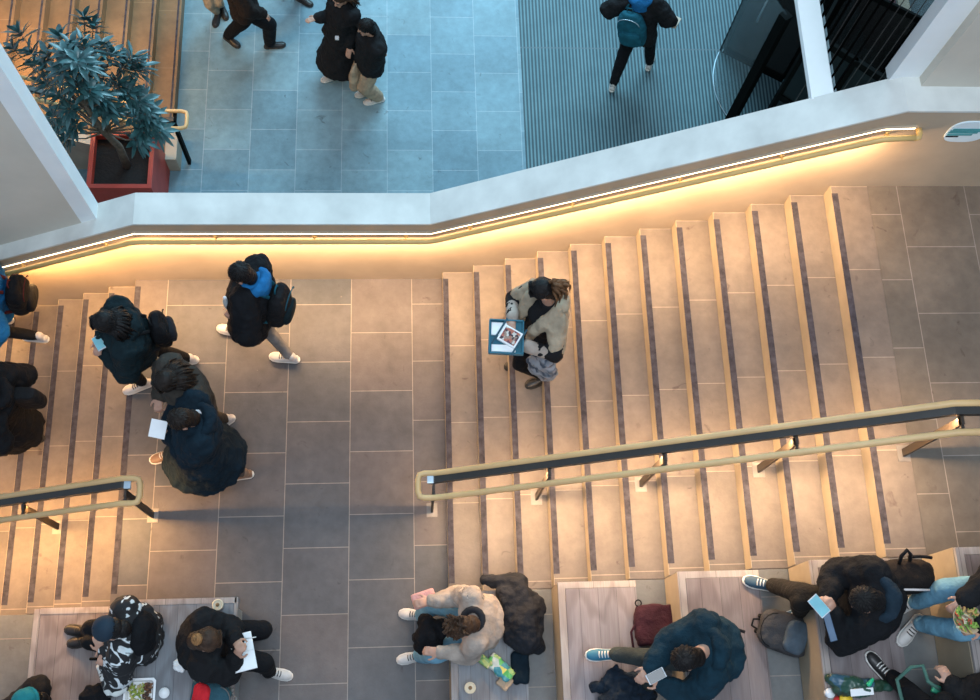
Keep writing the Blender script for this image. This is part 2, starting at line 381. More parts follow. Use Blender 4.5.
# ---- wall handrail with the light strip behind it
def rail_path(dx=0, dz=0):
    return [(-4.9, -.213+dz), (-2.46, 1.078+dz), (.20, 1.078+dz), (3.66, 2.955+dz), (3.90, 2.975+dz)]
t = thing('wall_handrail', 'long brass handrail with a glowing light strip on the sloping wall', 'handrail', (0, YW-.08, 1.1))
def kinked(pts, y):
    out = []
    P = [Vector((x, y, z)) for x, z in pts]
    for i, p in enumerate(P):
        if 0 < i < len(P)-1:
            a = (P[i-1]-p).normalized()*.06; c = (P[i+1]-p).normalized()*.06
            out += [p+a, p+(a+c)*.28, p+c]
        else: out.append(p)
    return out
b = B(); tube(b, kinked(rail_path(0, -.012), YW-.082), .024, 12)
tube(b, [(3.90, YW-.082, 2.955), (3.93, YW-.075, 2.955), (3.945, YW-.04, 2.955), (3.945, YW-.001, 2.955)], .024, 12); obj('rail', b, m_brass, t)
b = B()
for (x0, z0), (x1, z1) in zip(rail_path(), rail_path()[1:]):
    loft(b, [[(x, YW-.016, z+.006), (x, YW-.002, z+.006), (x, YW-.002, z+.026), (x, YW-.016, z+.026)] for x, z in ((x0, z0), (x1, z1))])
lead = obj('light_strip', b, m_led, t, False)
b = B()
for (x0, z0), (x1, z1) in zip(rail_path(), rail_path()[1:]):
    loft(b, [[(x, YW-.020, z+.029), (x, YW-.001, z+.029), (x, YW-.001, z+.038), (x, YW-.020, z+.038)] for x, z in ((x0, z0), (x1, z1))])
obj('light_channel', b, m_plaster, t, False)
def railz(x):
    P = rail_path()
    for (a, za), (c, zc) in zip(P, P[1:]):
        if a <= x <= c: return za+(zc-za)*(x-a)/(c-a)
for x in (-4.4, -3.65, -2.76, -1.75, -.86, -.03, .55, 1.42, 2.26, 3.0, 3.72):
    z = railz(x); b = B(); tube(b, [(x, YW-.085, z-.012), (x, YW-.085, z-.05), (x, YW-.05, z-.07), (x, YW+.003, z-.07)], .008, 8)
    lathe(b, (x, YW-.003, z-.07), [(.022, 0), (.022, .006)], 12, (0, -1, 0)); obj('bracket', b, m_brass, t)

# ---- free-standing double handrails
def double_rail(x_end, z_end, path, posts, label, ends, plate=True):
    """path: list of (x, z) of the rail axis; posts: (x, floor z); ends: +1 loop at min x, -1 loop at max x"""
    t = thing('stair_handrail', label, 'handrail', (posts[0][0], 1.88, posts[0][1]))
    YN, YR = 1.775, 1.985; r = .026
    far = [Vector((x, YR, z)) for x, z in path]; near = [Vector((x, YN, z)) for x, z in path]
    b = B()
    def loop(p0, sx):
        c = .055; ym = (YN+YR)/2
        return [p0(YR)+Vector((-sx*c, 0, 0)), p0(YR)+Vector((-sx*.015, -.012, 0)), p0(YR)+Vector((0, -c, 0)), p0(YN)+Vector((0, c, 0)), p0(YN)+Vector((-sx*.015, .012, 0)), p0(YN)+Vector((-sx*c, 0, 0))]
    pts = far[:]
    sx = 1 if ends > 0 else -1
    last = path[-1]
    lp = loop(lambda y: Vector((last[0], y, last[1])), sx)
    pts = far[:-1] + lp + near[:-1][::-1]
    if len(ends_all) and ends_all[0]:
        f0 = path[0]; lp0 = loop(lambda y: Vector((f0[0], y, f0[1])), -sx)[::-1]
        pts = lp0[3:] + far[1:-1] + lp + near[1:-1][::-1] + lp0[:3]
    tube(b, pts, r, 12); obj('rail', b, m_rail, t)
    b = B()
    for (x0, z0), (x1, z1) in zip(path, path[1:]):
        if (x1, z1) == path[-1]: x1e = x1-sx*.09; z1e = z0+(z1-z0)*(x1e-x0)/(x1-x0)
        else: x1e, z1e = x1, z1
        x0e, z0e = x0, z0
        loft(b, [[(x, 1.905, z-.055), (x, 1.962, z-.055), (x, 1.962, z+.005), (x, 1.905, z+.005)] for x, z in ((x0e, z0e), (x1e, z1e))])
    obj('steel_bar', b, m_steel, t, False)
    b = B()
    for (x0, z0), (x1, z1) in zip(path, path[1:]):
        if (x1, z1) == path[-1]: continue
        loft(b, [[(x, 1.925, z-.062), (x, 1.945, z-.062), (x, 1.945, z-.0555), (x, 1.925, z-.0555)] for x, z in ((x0, z0), (x1, z1))])
    obj('light_strip', b, m_led, t, False)
    for x, zf in posts:
        zz = None
        for (a, za), (c, zc) in zip(path, path[1:]):
            lo, hi = min(a, c), max(a, c)
            if lo <= x <= hi: zz = za+(zc-za)*(x-a)/(c-a)
        b = B(); box(b, (x-.011, 1.87-.03, zf-.0), (x+.011, 1.87+.03, zz-.03), .002)
        box(b, (x-.011, 1.80, zz-.075), (x+.011, 1.91, zz-.045), .002); box(b, (x-.011, 1.78, zz-.06), (x+.011, 1.80, zz-.01), .002)
        ps = obj('post', b, m_post, t, False)
        b = B(); box(b, (x-.05, 1.83-.03, zf-.001), (x+.05, 1.87+.06, zf+.006), .002); obj('foot_plate', b, plain('foot plate', (.20, .19, .18), .5, .4) if not bpy.data.materials.get('foot plate') else bpy.data.materials['foot plate'], ps, False)
    if plate:
        b = B(); obox(b, (path[-1][0]-sx*.105, 1.93, path[-1][1]+.002), Vector((1, 0, 0)), Vector((0, 1, 0)), Vector((0, 0, 1)), (.055, .062, .02), .003); obj('end_plate', b, m_chrome, t, False)
    return t
ends_all = [True]
# right flight: from the top landing down to the loop over the landing
double_rail(0, 0, [(4.03, 3.02), (3.80, 3.02), (.33, 1.05+.068), (.20, 1.05), (.055, 1.05)],
            [(.19, 0), (1.12, 3*RI), (1.97, 6*RI), (2.85, 9*RI), (3.86, zt)], 'tan double handrail on slanting steel bar down the right flight', -1)
ends_all = [False]
double_rail(0, 0, [(-5.2, -.475), (-2.46, 1.02), (-2.40, 1.05), (-2.245, 1.05)],
            [(-2.373, 0), (-3.376, -3*RI), (-4.35, -6*RI)], 'tan double handrail ending in a rounded loop on the left flight', 1)

# rail of the far flight by the planter
t = thing('stair_handrail', 'short end of tan handrail with dark post behind the red planter', 'handrail', (-2.85, 6.98, Z2))
b = B(); zr = Z2+1.0
P = [(-4.9, 7.14, zr+.95), (-3.05, 7.14, zr), (-2.76, 7.14, zr), (-2.70, 7.12, zr), (-2.69, 7.08, zr), (-2.69, 6.96, zr), (-2.70, 6.92, zr), (-2.76, 6.90, zr), (-3.05, 6.90, zr), (-4.9, 6.90, zr+.95)]
tube(b, P, .024, 12); obj('rail', b, m_rail, t)
b = B(); box(b, (-2.865, 6.95, Z2), (-2.825, 7.02, zr-.02), .003); box(b, (-2.865, 6.90, zr-.06), (-2.825, 7.14, zr-.02), .003); obj('post', b, m_black, t, False)
b = B(); loft(b, [[(x, 7.00, z-.05), (x, 7.06, z-.05), (x, 7.06, z), (x, 7.00, z)] for x, z in ((-2.85, zr), (-3.05, zr), (-4.9, zr+.95))]); obj('steel_bar', b, m_steel, t, False)
b = B(); box(b, (-3.10, 6.86, Z2), (-2.95, 7.32, Z2+.30), .01)
tt = tag(obj('plinth', b, m_riser, None, False), 'small pale concrete plinth between the red planter and dark post', 'plinth')

# ---- oval sign on the wall at right
t = thing('wall_sign', 'small oval white and teal sign on the right wall', 'sign', (4.27, YW, 2.93))
def oval(bm, cx, cz, rx, rz, y0, y1, n=40, sh=.0):
    loft(bm, [[(cx+rx*math.copysign(abs(math.cos(a))**.7, math.cos(a)), y, cz+rz*math.copysign(abs(math.sin(a))**.7, math.sin(a))) for a in [2*PI*i/n for i in range(n)]] for y in (y0, y1)])
b = B(); oval(b, 4.35, 2.93, .165, .15, YW+.002, YW-.012); obj('face', b, plain('sign white', (.66, .80, .86), .5, var=.05), t, False)
m_teal = plain('sign teal', (.05, .28, .30), .5, var=.2); 
b = B()
for i, (zz, l, r_) in enumerate([(2.975, 4.21, 4.44), (2.95, 4.20, 4.45), (2.925, 4.195, 4.43), (2.895, 4.20, 4.40)]):
    box(b, (l, YW-.0155, zz-.009), (r_, YW-.011, zz+.009))
obj('lettering', b, m_teal, t, False)
b = B(); box(b, (4.20, YW-.016, 2.862), (4.30, YW-.011, 2.876)); obj('arrow_mark', b, m_black, t, False)

# ---- entrance mat
b = B(); box(b, (1.565, 4.6, Z2-.001), (3.87, 13.2, Z2+.006)); box(b, (3.87, 4.6, Z2-.001), (6.6, 13.2, Z2+.006))
mm, nt, bs = newmat('ribbed mat')
g = nt.nodes.new('ShaderNodeNewGeometry'); sp = nt.nodes.new('ShaderNodeSeparateXYZ'); nt.links.new(g.outputs['Position'], sp.inputs[0])
def saw(sock, period, width, off=0):
    a = nt.nodes.new('ShaderNodeMath'); a.operation = 'MULTIPLY_ADD'; a.inputs[1].default_value = 1/period; a.inputs[2].default_value = off+100; nt.links.new(sock, a.inputs[0])
    f = nt.nodes.new('ShaderNodeMath'); f.operation = 'FRACT'; nt.links.new(a.outputs[0], f.inputs[0])
    l = nt.nodes.new('ShaderNodeMath'); l.operation = 'LESS_THAN'; l.inputs[1].default_value = width; nt.links.new(f.outputs[0], l.inputs[0]); return l.outputs[0]
rib = saw(sp.outputs['X'], .048, .50); seam = saw(sp.outputs['Y'], 2.02, .008, -.35)
nz = noise_tex(nt, g.outputs['Position'], 3.5, 4)
dk = mix(nt, ramp(nt, nz, .3, .7), (.014, .040, .052), (.024, .055, .068)); lt = mix(nt, ramp(nt, nz, .3, .7), (.085, .175, .205), (.12, .22, .25))
col = mix(nt, rib, dk, lt); col = mix(nt, seam, col, (.10, .14, .16))
nt.links.new(col, bs.inputs['Base Color']); bs.inputs['Roughness'].default_value = .6; bump(nt, bs, rib, .5, .006)
tag(obj('entrance_mat', b, mm, None, False), 'large dark ribbed entrance mat set in the lower hall floor', 'mat')

# ---- revolving door on the mat
cx, cy = 5.27, 8.24; rr = 1.03; hz = 2.35
t = thing('revolving_door', 'black framed revolving glass door on the ribbed mat', 'door', (cx, cy, Z2))
def jamb(ang, w, nm='jamb', rad=rr):
    b = B(); x, y = cx+rad*math.cos(ang), cy+rad*math.sin(ang)
    d = Vector((math.cos(ang), math.sin(ang), 0)); obox(b, (x, y, Z2+hz/2), d, Vector((-d.y, d.x, 0)), Vector((0, 0, 1)), (w, w*1.1, hz), .004); obj(nm, b, m_black, t, False)
A0, A1 = math.radians(148), math.radians(214)
jamb(A0, .035); jamb(A1, .11); jamb(math.radians(-35), .11); jamb(math.radians(33), .05)
m_glass = plain('tinted glass', (.35, .5, .55), .1, alpha=.10, var=0, bmp=0)
for (a0, a1) in ((A0, A1), (math.radians(-35), math.radians(33))):
    b = B(); o_ = arc_pts((cx, cy, Z2+.02), rr+.006, a0, a1, 20); i_ = arc_pts((cx, cy, Z2+.02), rr-.006, a0, a1, 20)
    loft(b, [[p, q, q+Vector((0, 0, hz)), p+Vector((0, 0, hz))] for p, q in zip(o_, i_)]); obj('curved_glass', b, m_glass, t)
    b = B(); tube(b, [p for p in arc_pts((cx, cy, Z2+.02), rr+.008, a0, a1, 20)], .006, 6); obj('floor_track', b, m_chrome, t)
for k in range(4):
    a = math.radians(149+90*k); d = Vector((math.cos(a), math.sin(a), 0)); s = Vector((-d.y, d.x, 0)); c = Vector((cx, cy, Z2))
    b = B(); obox(b, c+d*.53+Vector((0, 0, .09)), d, s, Vector((0, 0, 1)), (.93, .035, .14), .003)
    obox(b, c+d*.53+Vector((0, 0, 2.2)), d, s, Vector((0, 0, 1)), (.93, .035, .09), .003)
    obox(b, c+d*.985+Vector((0, 0, 1.15)), d, s, Vector((0, 0, 1)), (.05, .035, 2.1), .003)
    obox(b, c+d*.08+Vector((0, 0, 1.15)), d, s, Vector((0, 0, 1)), (.05, .035, 2.1), .003)
    w = obj('door_wing', b, m_black, t, False)
    b = B(); obox(b, c+d*.53+Vector((0, 0, 1.15)), d, s, Vector((0, 0, 1)), (.87, .008, 2.0)); obj('pane', b, plain('wing glass %d' % k, (.006, .007, .007), .9, alpha=.9, var=0, bmp=0), w, False)
    b = B(); tube(b, [c+d*.75+s*.02+Vector((0, 0, .95)), c+d*.75+s*.06+Vector((0, 0, .97)), c+d*.75+s*.06+Vector((0, 0, 1.35)), c+d*.75+s*.02+Vector((0, 0, 1.37))], .012, 8); obj('push_bar', b, m_chrome, w)
b = B(); tube(b, [(cx, cy, Z2), (cx, cy, Z2+hz)], .05, 14); obj('central_post', b, m_black, t)
b = B(); tube(b, arc_pts((cx, cy, Z2+.10), .93, math.radians(100), math.radians(150), 14), .012, 8); obj('threshold_ring', b, m_black, t)
# fixed black glazed screen beside it
t = thing('glazed_screen', 'black steel glazed screen between the revolving door and pale beam', 'screen', (4.9, 6.6, Z2))
for (x, y) in ((4.62, 7.25), (5.05, 6.9), (5.5, 6.55)):
    b = B(); box(b, (x-.03, y-.03, Z2), (x+.03, y+.03, Z2+2.6), .004); obj('mullion', b, m_black, t, False)
for z in (.08, 1.3, 2.55):
    b = B(); obox(b, (5.06, 6.9, Z2+z), Vector((.782, -.623, 0)), Vector((.623, .782, 0)), Vector((0, 0, 1)), (1.2, .05, .1), .003); obj('transom', b, m_black, t, False)
b = B(); obox(b, (5.06, 6.9, Z2+1.3), Vector((.782, -.623, 0)), Vector((.623, .782, 0)), Vector((0, 0, 1)), (1.1, .01, 2.4)); obj('pane', b, plain('dark screen glass', (.008, .009, .009), .3, alpha=.9, var=0, bmp=0), t, False)

# ---- dark fin screen on the right of the beam
t = thing('fin_screen', 'row of tall dark vertical fins beside the pale beam', 'screen', (3.4, 6.5, 2.6))
m_fin = plain('dark fin', (.003, .003, .003), .9, var=.3); m_fin.node_tree.nodes['Principled BSDF'].inputs['Specular IOR Level'].default_value = 0
b = B(); box(b, (3.335, 4.52, 2.60), (3.41, 9.0, 2.80)); obj('ledge', b, plain('grey ledge', (.20, .27, .30), .7), t, False)
for i in range(38):
    y = 4.60+i*.115; b = B(); loft(b, [[(3.338, y, z), (3.40, y+.07, z), (3.405, y+.064, z), (3.343, y-.006, z)] for z in (2.80, 4.6)]); obj('fin', b, m_fin, t, False)
t = thing('rod_balustrade', 'balustrade of thin slanting dark rods in front of the dark red panel', 'balustrade', (4.2, 5.6, 2.2))
for i in range(20):
    x = 3.50+i*.115; b = B(); tube(b, [(x, 5.2+i*.03, .3), (x, 5.2+i*.03, 3.4)], .004, 6); obj('rod', b, plain('rod steel', (.05, .04, .038), .4, .5) if i == 0 else bpy.data.materials['rod steel'], t)
b = B(); box(b, (6.50, 8.85, Z2+.0045), (7.06, 12.5, Z2+.03), .004); tag(obj('rug', b, plain('dark red', (.040, .0035, .005), .9), None, False), 'dark red runner rug on the lobby floor behind the thin rods', 'rug')  # lobby shade is put into the rug's very dark red
b = B(); box(b, (7.08, 9.0, Z2+.0045), (7.25, 12.5, Z2+.05), .004); tag(obj('floor_kerb', b, plain('tan kerb', (.17, .13, .085), .7), None, False), 'narrow tan kerb strip right of the dark red runner rug', 'kerb')
b = B(); box(b, (7.27, 8.6, Z2+.0045), (8.95, 12.5, Z2+.02), .004); tag(obj('mat', b, plain('charcoal mat', (.014, .012, .012), .95), None, False), 'charcoal lobby mat right of the tan kerb strip', 'mat')

# ---- potted tree
px0, px1, py0, py1, pz = -3.86, -3.09, 6.17, 6.94, Z2+.85
t = thing('potted_tree', 'leafy dark green tree in a square red planter on the lower floor', 'plant', ((px0+px1)/2, (py0+py1)/2, Z2))
m_red = plain('red planter', (.36, .040, .026), .5, var=.12, scale=5)
b = B()
w_ = .055
for a_, c_ in (((px0, py0), (px1, py0+w_)), ((px0, py1-w_), (px1, py1)), ((px0, py0+w_), (px0+w_, py1-w_)), ((px1-w_, py0+w_), (px1, py1-w_))):
    box(b, (a_[0], a_[1], Z2), (c_[0], c_[1], pz), .004)
box(b, (px0+w_, py0+w_, Z2), (px1-w_, py1-w_, Z2+.05)); pot = obj('planter', b, m_red, t, False)
b = B(); box(b, (px0+w_, py0+w_, Z2+.05), (px1-w_, py1-w_, pz-.10)); obj('soil', b, plain('dark soil', (.007, .005, .005), .95, var=.5, scale=30, bmp=.8), t, False)
m_bark = plain('bark', (.11, .08, .06), .85, var=.35, scale=20, bmp=.5)
base = at(127, 166, pz-.1); knee = at(104, 132, pz+.75); top = at(85, 105, pz+1.5)
b = B(); tube(b, [base, base.lerp(knee, .5)+Vector((.04, .03, .02)), knee, knee.lerp(top, .5), top], [.055, .045, .038, .03, .02], 10)
clusters = [(84,18,2.6),(93,27,2.5),(60,38,2.75),(72,46,2.9),(78,60,3.1),(48,55,2.7),(44,66,2.6),(62,70,2.9),(30,52,2.4),(20,34,2.2),(14,50,2.1),(100,46,2.7),(112,54,2.6),(132,58,2.4),
            (140,68,2.3),(124,64,2.4),(98,72,2.5),(90,90,2.6),(76,82,2.7),(104,96,2.4),(128,92,2.2),(140,100,2.1),(118,84,2.3),(58,96,2.3),(68,108,2.2),(46,84,2.2),(54,116,1.9),(72,126,1.9),
            (152,120,1.8),(144,128,1.75),(160,130,1.7),(140,140,1.5),(148,112,1.9),(66,138,1.6),(88,64,2.9),(34,64,2.3),(108,110,2.1),(56,128,1.7),(136,116,1.8),(98,104,2.2), (66,54,3.0), (84,46,2.9)]
tw = B()
lf = B()
def leaf(bm, p, d, up, L, W):
    d = d.normalized(); s = d.cross(up).normalized(); n = s.cross(d).normalized(); rows = []
    for i, (tt_, ww) in enumerate(((0, .06), (.18, .55), (.42, 1), (.7, .8), (.9, .35), (1, .03))):
        c = p + d*L*tt_ - Vector((0, 0, 1))*L*.28*tt_*tt_
        rows.append([c - s*W*ww/2 + n*W*.16*ww, c, c + s*W*ww/2 + n*W*.16*ww])
    V_ = [[bm.verts.new(q) for q in r] for r in rows]
    for a, c in zip(V_, V_[1:]):
        for j in range(2): bm.faces.new((a[j], a[j+1], c[j+1], c[j]))
for (u, v, h) in clusters:
    zc = Z2+h; c = at(u, v, zc)
    src = top if h > 2.2 else knee
    q = src.lerp(c, .55)+Vector((0, 0, -.08)); tube(tw, [src.lerp(knee, .2) if h < 2.5 else src, q, c], [.014, .009, .005], 6)
    axis = (c-src); axis.z *= .4; axis = (axis.normalized()+Vector((0, 0, .7))).normalized()
    x, y = frame(axis)
    for k in range(3):
        nl = (5, 7, 8)[k]; tilt = (1.05, .55, .12)[k]
        for j in range(nl):
            a = 2*PI*(j+random.random()*.5)/nl + k
            d = (x*math.cos(a)+y*math.sin(a)) + axis*tilt*random.uniform(.6, 1.2)
            leaf(lf, c - axis*.03*k + d*.01, d, axis, random.uniform(.15, .24), random.uniform(.052, .075))
me = bpy.data.meshes.new('x'); tw.to_mesh(me); tw.free(); b.from_mesh(me)
obj('trunk', b, m_bark, t)
ml, nt, bs = newmat('leaf'); tc = nt.nodes.new('ShaderNodeNewGeometry')
nf = noise_tex(nt, tc.outputs['Position'], 9, 2)
nt.links.new(mix(nt, ramp(nt, nf, .35, .65), (.018, .06, .065), (.06, .165, .175)), bs.inputs['Base Color']); bs.inputs['Roughness'].default_value = .33; bs.inputs['Specular IOR Level'].default_value = .6
fo = obj('foliage', lf, ml, t); fo['kind'] = 'stuff'

# ================================================================ PEOPLE
SKIN = plain('skin', (.42, .235, .165), .5, var=.06, scale=10, bmp=.03)
SKIN2 = plain('skin darker', (.36, .20, .13), .5, var=.06, scale=10, bmp=.03)
m_eye = plain('eye', (.02, .015, .012), .2, bmp=0)
def hairmat(name, c):
    return cloth(name, c, rough=.45, var=.45, fold=.9, scale=16, sheen=0)
H_BLACK = hairmat('black hair', (.006, .005, .005)); H_DARK = hairmat('dark brown hair', (.012, .008, .006)); H_BROWN = hairmat('brown hair', (.045, .024, .014)); H_GOLD = hairmat('golden brown hair', (.26, .13, .05))
BLK = cloth('black cloth', (.0045, .0052, .007)); BLK2 = cloth('soft black cloth', (.008, .0085, .010)); NAVY = cloth('navy cloth', (.003, .012, .021)); TEALJ = cloth('dark teal cloth', (.004, .013, .017))
PETROL = cloth('petrol cloth', (.004, .022, .036)); OLIVE = cloth('olive brown cloth', (.042, .037, .031)); GREY = cloth('grey cloth', (.17, .165, .16)); BEIGE = cloth('beige cloth', (.38, .29, .20)); CREAM = cloth('cream cloth', (.34, .28, .20))
DKGREY = cloth('charcoal cloth', (.014, .016, .021)); JEAN = cloth('light blue denim', (.15, .32, .43)); BLUE = cloth('bright blue cloth', (.01, .12, .30)); MAROON = cloth('maroon cloth', (.040, .011, .018)); WHITE = cloth('white cloth', (.70, .72, .74), var=.08)
TEALB = cloth('teal cloth', (.006, .075, .11)); DKRED = cloth('dark red cloth', (.07, .010, .010)); STONEC = cloth('stone coloured cloth', (.33, .28, .24)); TAUPE = cloth('taupe cloth', (.08, .065, .055)); GREENB = cloth('bottle green cloth', (.02, .07, .055))
m_shoe_w = plain('white shoe leather', (.52, .50, .48), .5, var=.1, scale=20); m_shoe_b = plain('black shoe leather', (.015, .014, .014), .4, var=.3); m_shoe_n = plain('navy shoe fabric', (.02, .06, .10), .6); m_sole_w = plain('pale sole', (.68, .66, .62), .6); m_sole_b = plain('dark sole', (.03, .028, .026), .7); m_shoe_t = plain('teal shoe fabric', (.02, .14, .22), .6); m_shoe_br = plain('brown shoe leather', (.22, .13, .08), .5)
UP = Vector((0, 0, 1))
def ik(a, c, l1, l2, pole):
    d = c-a; L = d.length
    if L > (l1+l2)*.995: c = a+d*((l1+l2)*.995/L); d = c-a; L = d.length
    u = d/L; x = (l1*l1-l2*l2+L*L)/(2*L); h = math.sqrt(max(0, l1*l1-x*x))
    p = pole-u*pole.dot(u)
    p = p.normalized() if p.length > 1e-4 else frame(u)[0]
    return a+u*x+p*h, c
def sec(c, side, front, w, d, n=20, p=2.4):
    return [Vector(c)+side*(w*math.copysign(abs(math.cos(a))**(2/p), math.cos(a)))+front*(d*math.copysign(abs(math.sin(a))**(2/p), math.sin(a))) for a in [2*PI*i/n for i in range(n)]]
def make_shoe(root, ank, yaw, mu, ms, floor=None, label=None):
    """shoe whose ankle joint is at ank (about .085 above its sole)"""
    pitch = 0
    f = Vector((math.cos(yaw), math.sin(yaw), 0)); s = Vector((f.y, -f.x, 0)); o = Vector(ank)-UP*.085
    b = B(); secs = [(-.075, .030, .060, .055), (-.06, .038, .075, .06), (-.01, .040, .092, .065), (.05, .043, .072, .05), (.10, .048, .052, .036), (.15, .046, .045, .03), (.185, .034, .036, .022), (.200, .018, .028, .014)]
    loft(b, [[o+f*x+s*(w*math.cos(a))+UP*(.018+max(0, math.sin(a))*(h-.012)+min(0, math.sin(a))*.006) for a in [2*PI*i/14 for i in range(14)]] for x, w, h, _ in secs])
    capsule(b, o+f*-.02+UP*.06, o+f*-.015+UP*.105, .040, .040)
    sh = obj('shoe', b, mu, root, label=label)
    b = B(); prof = [(-.085, .022), (-.06, .04), (0, .043), (.06, .046), (.12, .052), (.17, .046), (.203, .026)]
    pts = [o+f*x+s*w for x, w in prof]+[o+f*.212]+[o+f*x-s*w for x, w in prof[::-1]]+[o-f*.092]
    loft(b, [pts, [p+UP*.024 for p in pts]]); obj('sole', b, ms, sh)
    b = B()
    for k in range(4): tube(b, [o+f*(.035+.022*k)+s*.026+UP*(.083-.009*k), o+f*(.04+.022*k)+UP*(.092-.010*k), o+f*(.035+.022*k)-s*.026+UP*(.083-.009*k)], .0045, 5)
    obj('laces', b, m_sole_b if mu is m_shoe_w else ms, sh)
    return sh
def make_head(bm, hc, hf, hu, sc=1):
    hr = hf.cross(hu).normalized()
    def P(x, y, z): return hc+hr*x*sc+hf*y*sc+hu*z*sc
    ellip(bm, P(0, -.012, .03), hr, hf, hu, (.074*sc, .094*sc, .088*sc))
    ellip(bm, P(0, .022, -.045), hr, hf, hu, (.056*sc, .066*sc, .072*sc))
    capsule(bm, P(-.02, .072, -.085), P(.02, .072, -.085), .018*sc, .018*sc)      # chin
    capsule(bm, P(0, .082, .02), P(0, .104, -.022), .008*sc, .014*sc)             # nose
    capsule(bm, P(-.012, .094, -.026), P(.012, .094, -.026), .008*sc, .008*sc)
    capsule(bm, P(-.018, .084, -.052), P(.018, .084, -.052), .008*sc, .008*sc)     # lips
    capsule(bm, P(-.042, .072, .026), P(.042, .072, .026), .012*sc, .012*sc)       # brow
    for s in (-1, 1): ellip(bm, P(s*.078, -.008, -.012), hr, hf, hu, (.010*sc, .022*sc, .034*sc), 8, 6)
    return P
def make_hand(bm, wrist, d, n, side, curl=.5, sc=1):
    """palm from the wrist along d, back of hand normal n, thumb towards side*s"""
    d = d.normalized(); n = (n-d*n.dot(d)).normalized(); s = d.cross(n).normalized()*side
    pc = wrist+d*.05*sc; M = (s, d, n)
    ellip(bm, pc, s, d, n, (.040*sc, .052*sc, .016*sc), 12, 7)
    for i, (o, L) in enumerate(((.030, .072), (.011, .080), (-.009, .075), (-.028, .060))):
        a = wrist+d*.088*sc+s*o*sc; c1 = curl*.9; c2 = curl*1.9
        m = a+(d*math.cos(c1)-n*math.sin(c1)+s*o*.8).normalized()*L*.5*sc; e = m+(d*math.cos(c2)-n*math.sin(c2)).normalized()*L*.5*sc
        capsule(bm, a-d*.02, m, .0095*sc, .009*sc, 8); capsule(bm, m, e, .009*sc, .0078*sc, 8)
    a = wrist+d*.03*sc+s*.032*sc; m = a+(s*.75+d*.75-n*.3).normalized()*.042*sc; e = m+(s*.25+d*.9-n*.5).normalized()*.032*sc
    capsule(bm, a, m, .0125*sc, .011*sc, 8); capsule(bm, m, e, .011*sc, .009*sc, 8)
def make_hair(root, style, mat, P, hc, hf, hu, seed=0, neck=None):
    rnd = random.Random(seed); hr = hf.cross(hu).normalized()
    b = B()
    if style == 'bald': return
    ellip(b, P(0, -.020, .042), hr, hf, hu, (.088, .100, .090))
    ellip(b, P(0, -.045, -.005), hr, hf, hu, (.082, .072, .085)); ellip(b, P(0, -.062, -.068), hr, hf, hu, (.072, .054, .074))
    crown = P(0, -.045, .125)
    if style in ('short', 'curly'):
        for k in range(70 if style == 'short' else 130):
            a = rnd.uniform(0, 2*PI); t = rnd.uniform(.1, 1.35)
            q = Vector((math.sin(t)*math.cos(a)*.088, math.sin(t)*math.sin(a)*.100-.02, math.cos(t)*.090+.042))
            if q.y > .05 and q.z < .06: continue
            p = P(*q); out = (p-P(0, -.02, .04)).normalized(); tang = (p-crown); tang = (tang-out*tang.dot(out)).normalized() if tang.length > .01 else hf
            if style == 'curly': tang = Vector((rnd.gauss(0, .55), rnd.gauss(0, .55), rnd.gauss(0, .55)))
            capsule(b, p-out*.010, p+tang*.036-out*(.008 if style == 'short' else -.006), .013 if style == 'short' else .016, .008, 6)
    if style in ('long', 'ponytail', 'bun'):
        for k in range(60):
            a = rnd.uniform(0, 2*PI); x = math.cos(a); 
            p0 = P(0.01*x, .03, .128); p1 = P(.092*math.cos(a), -.02+.1*math.sin(a)*.9, .05) if math.sin(a) < .55 else P(.08*math.cos(a), .06, .085)
            p2 = P(.06*math.cos(a), -.105, .02) if style != 'long' else P(.085*math.cos(a), -.05-.05*abs(math.sin(a)), -.10)
            tube(b, [p0, p0.lerp(p1, .6)+hu*.012, p1, p1.lerp(p2, .6), p2], [.004, .008, .009, .008, .004], 5)
    if style == 'long':
        for k in range(110):
            a = rnd.uniform(PI*.95, PI*2.05); p1 = P(.088*math.cos(a), -.02+.085*math.sin(a), .0)
            p2 = p1 - UP*rnd.uniform(.10, .14) + Vector((rnd.uniform(-.03, .03), rnd.uniform(-.03, .03), 0)) - hf*.09 + hr*.035*math.cos(a)
            p3 = p2 - UP*rnd.uniform(.08, .14) - hf*.05 + Vector((rnd.uniform(-.025, .025), rnd.uniform(-.025, .025), rnd.uniform(-.02, .02)))
            tube(b, [p1, p1.lerp(p2, .5)-hf*.015, p2, p3], [.010, .012, .010, .004], 5)
    h = obj('hair', b, mat, root)
    if style == 'bun':
        b = B(); c = P(0, -.125, .045)
        for k in range(26):
            a = k*.9; r = .032*math.sin(.2+k/26*2.6); tube(b, [c+hr*math.cos(a+i*.5)*(r+.006)+hu*math.sin(a+i*.5)*(r+.006)-hf*(.03-.0022*k+.004*i) for i in range(5)], [.006, .011, .012, .011, .005], 6)
        ellip(b, c-hf*.008, hr, hf, hu, (.036, .03, .036)); obj('hair_bun', b, H_GOLD, root, label='golden brown bun')
    if style == 'ponytail':
        b = B(); c = P(0, -.112, .02)
        for k in range(70):
            q = Vector((rnd.gauss(0, .024), rnd.gauss(0, .024), rnd.gauss(0, .024)))
            tube(b, [c+q*.4, c-hf*.05-UP*.01+q, c-hf*.09-UP*.08+q*1.3, c-hf*.09-UP*.20+q*1.5], [.010, .013, .012, .006], 5)
        obj('ponytail', b, hairmat('chestnut hair', (.13, .065, .03)), root, label='light brown ponytail')
    return h
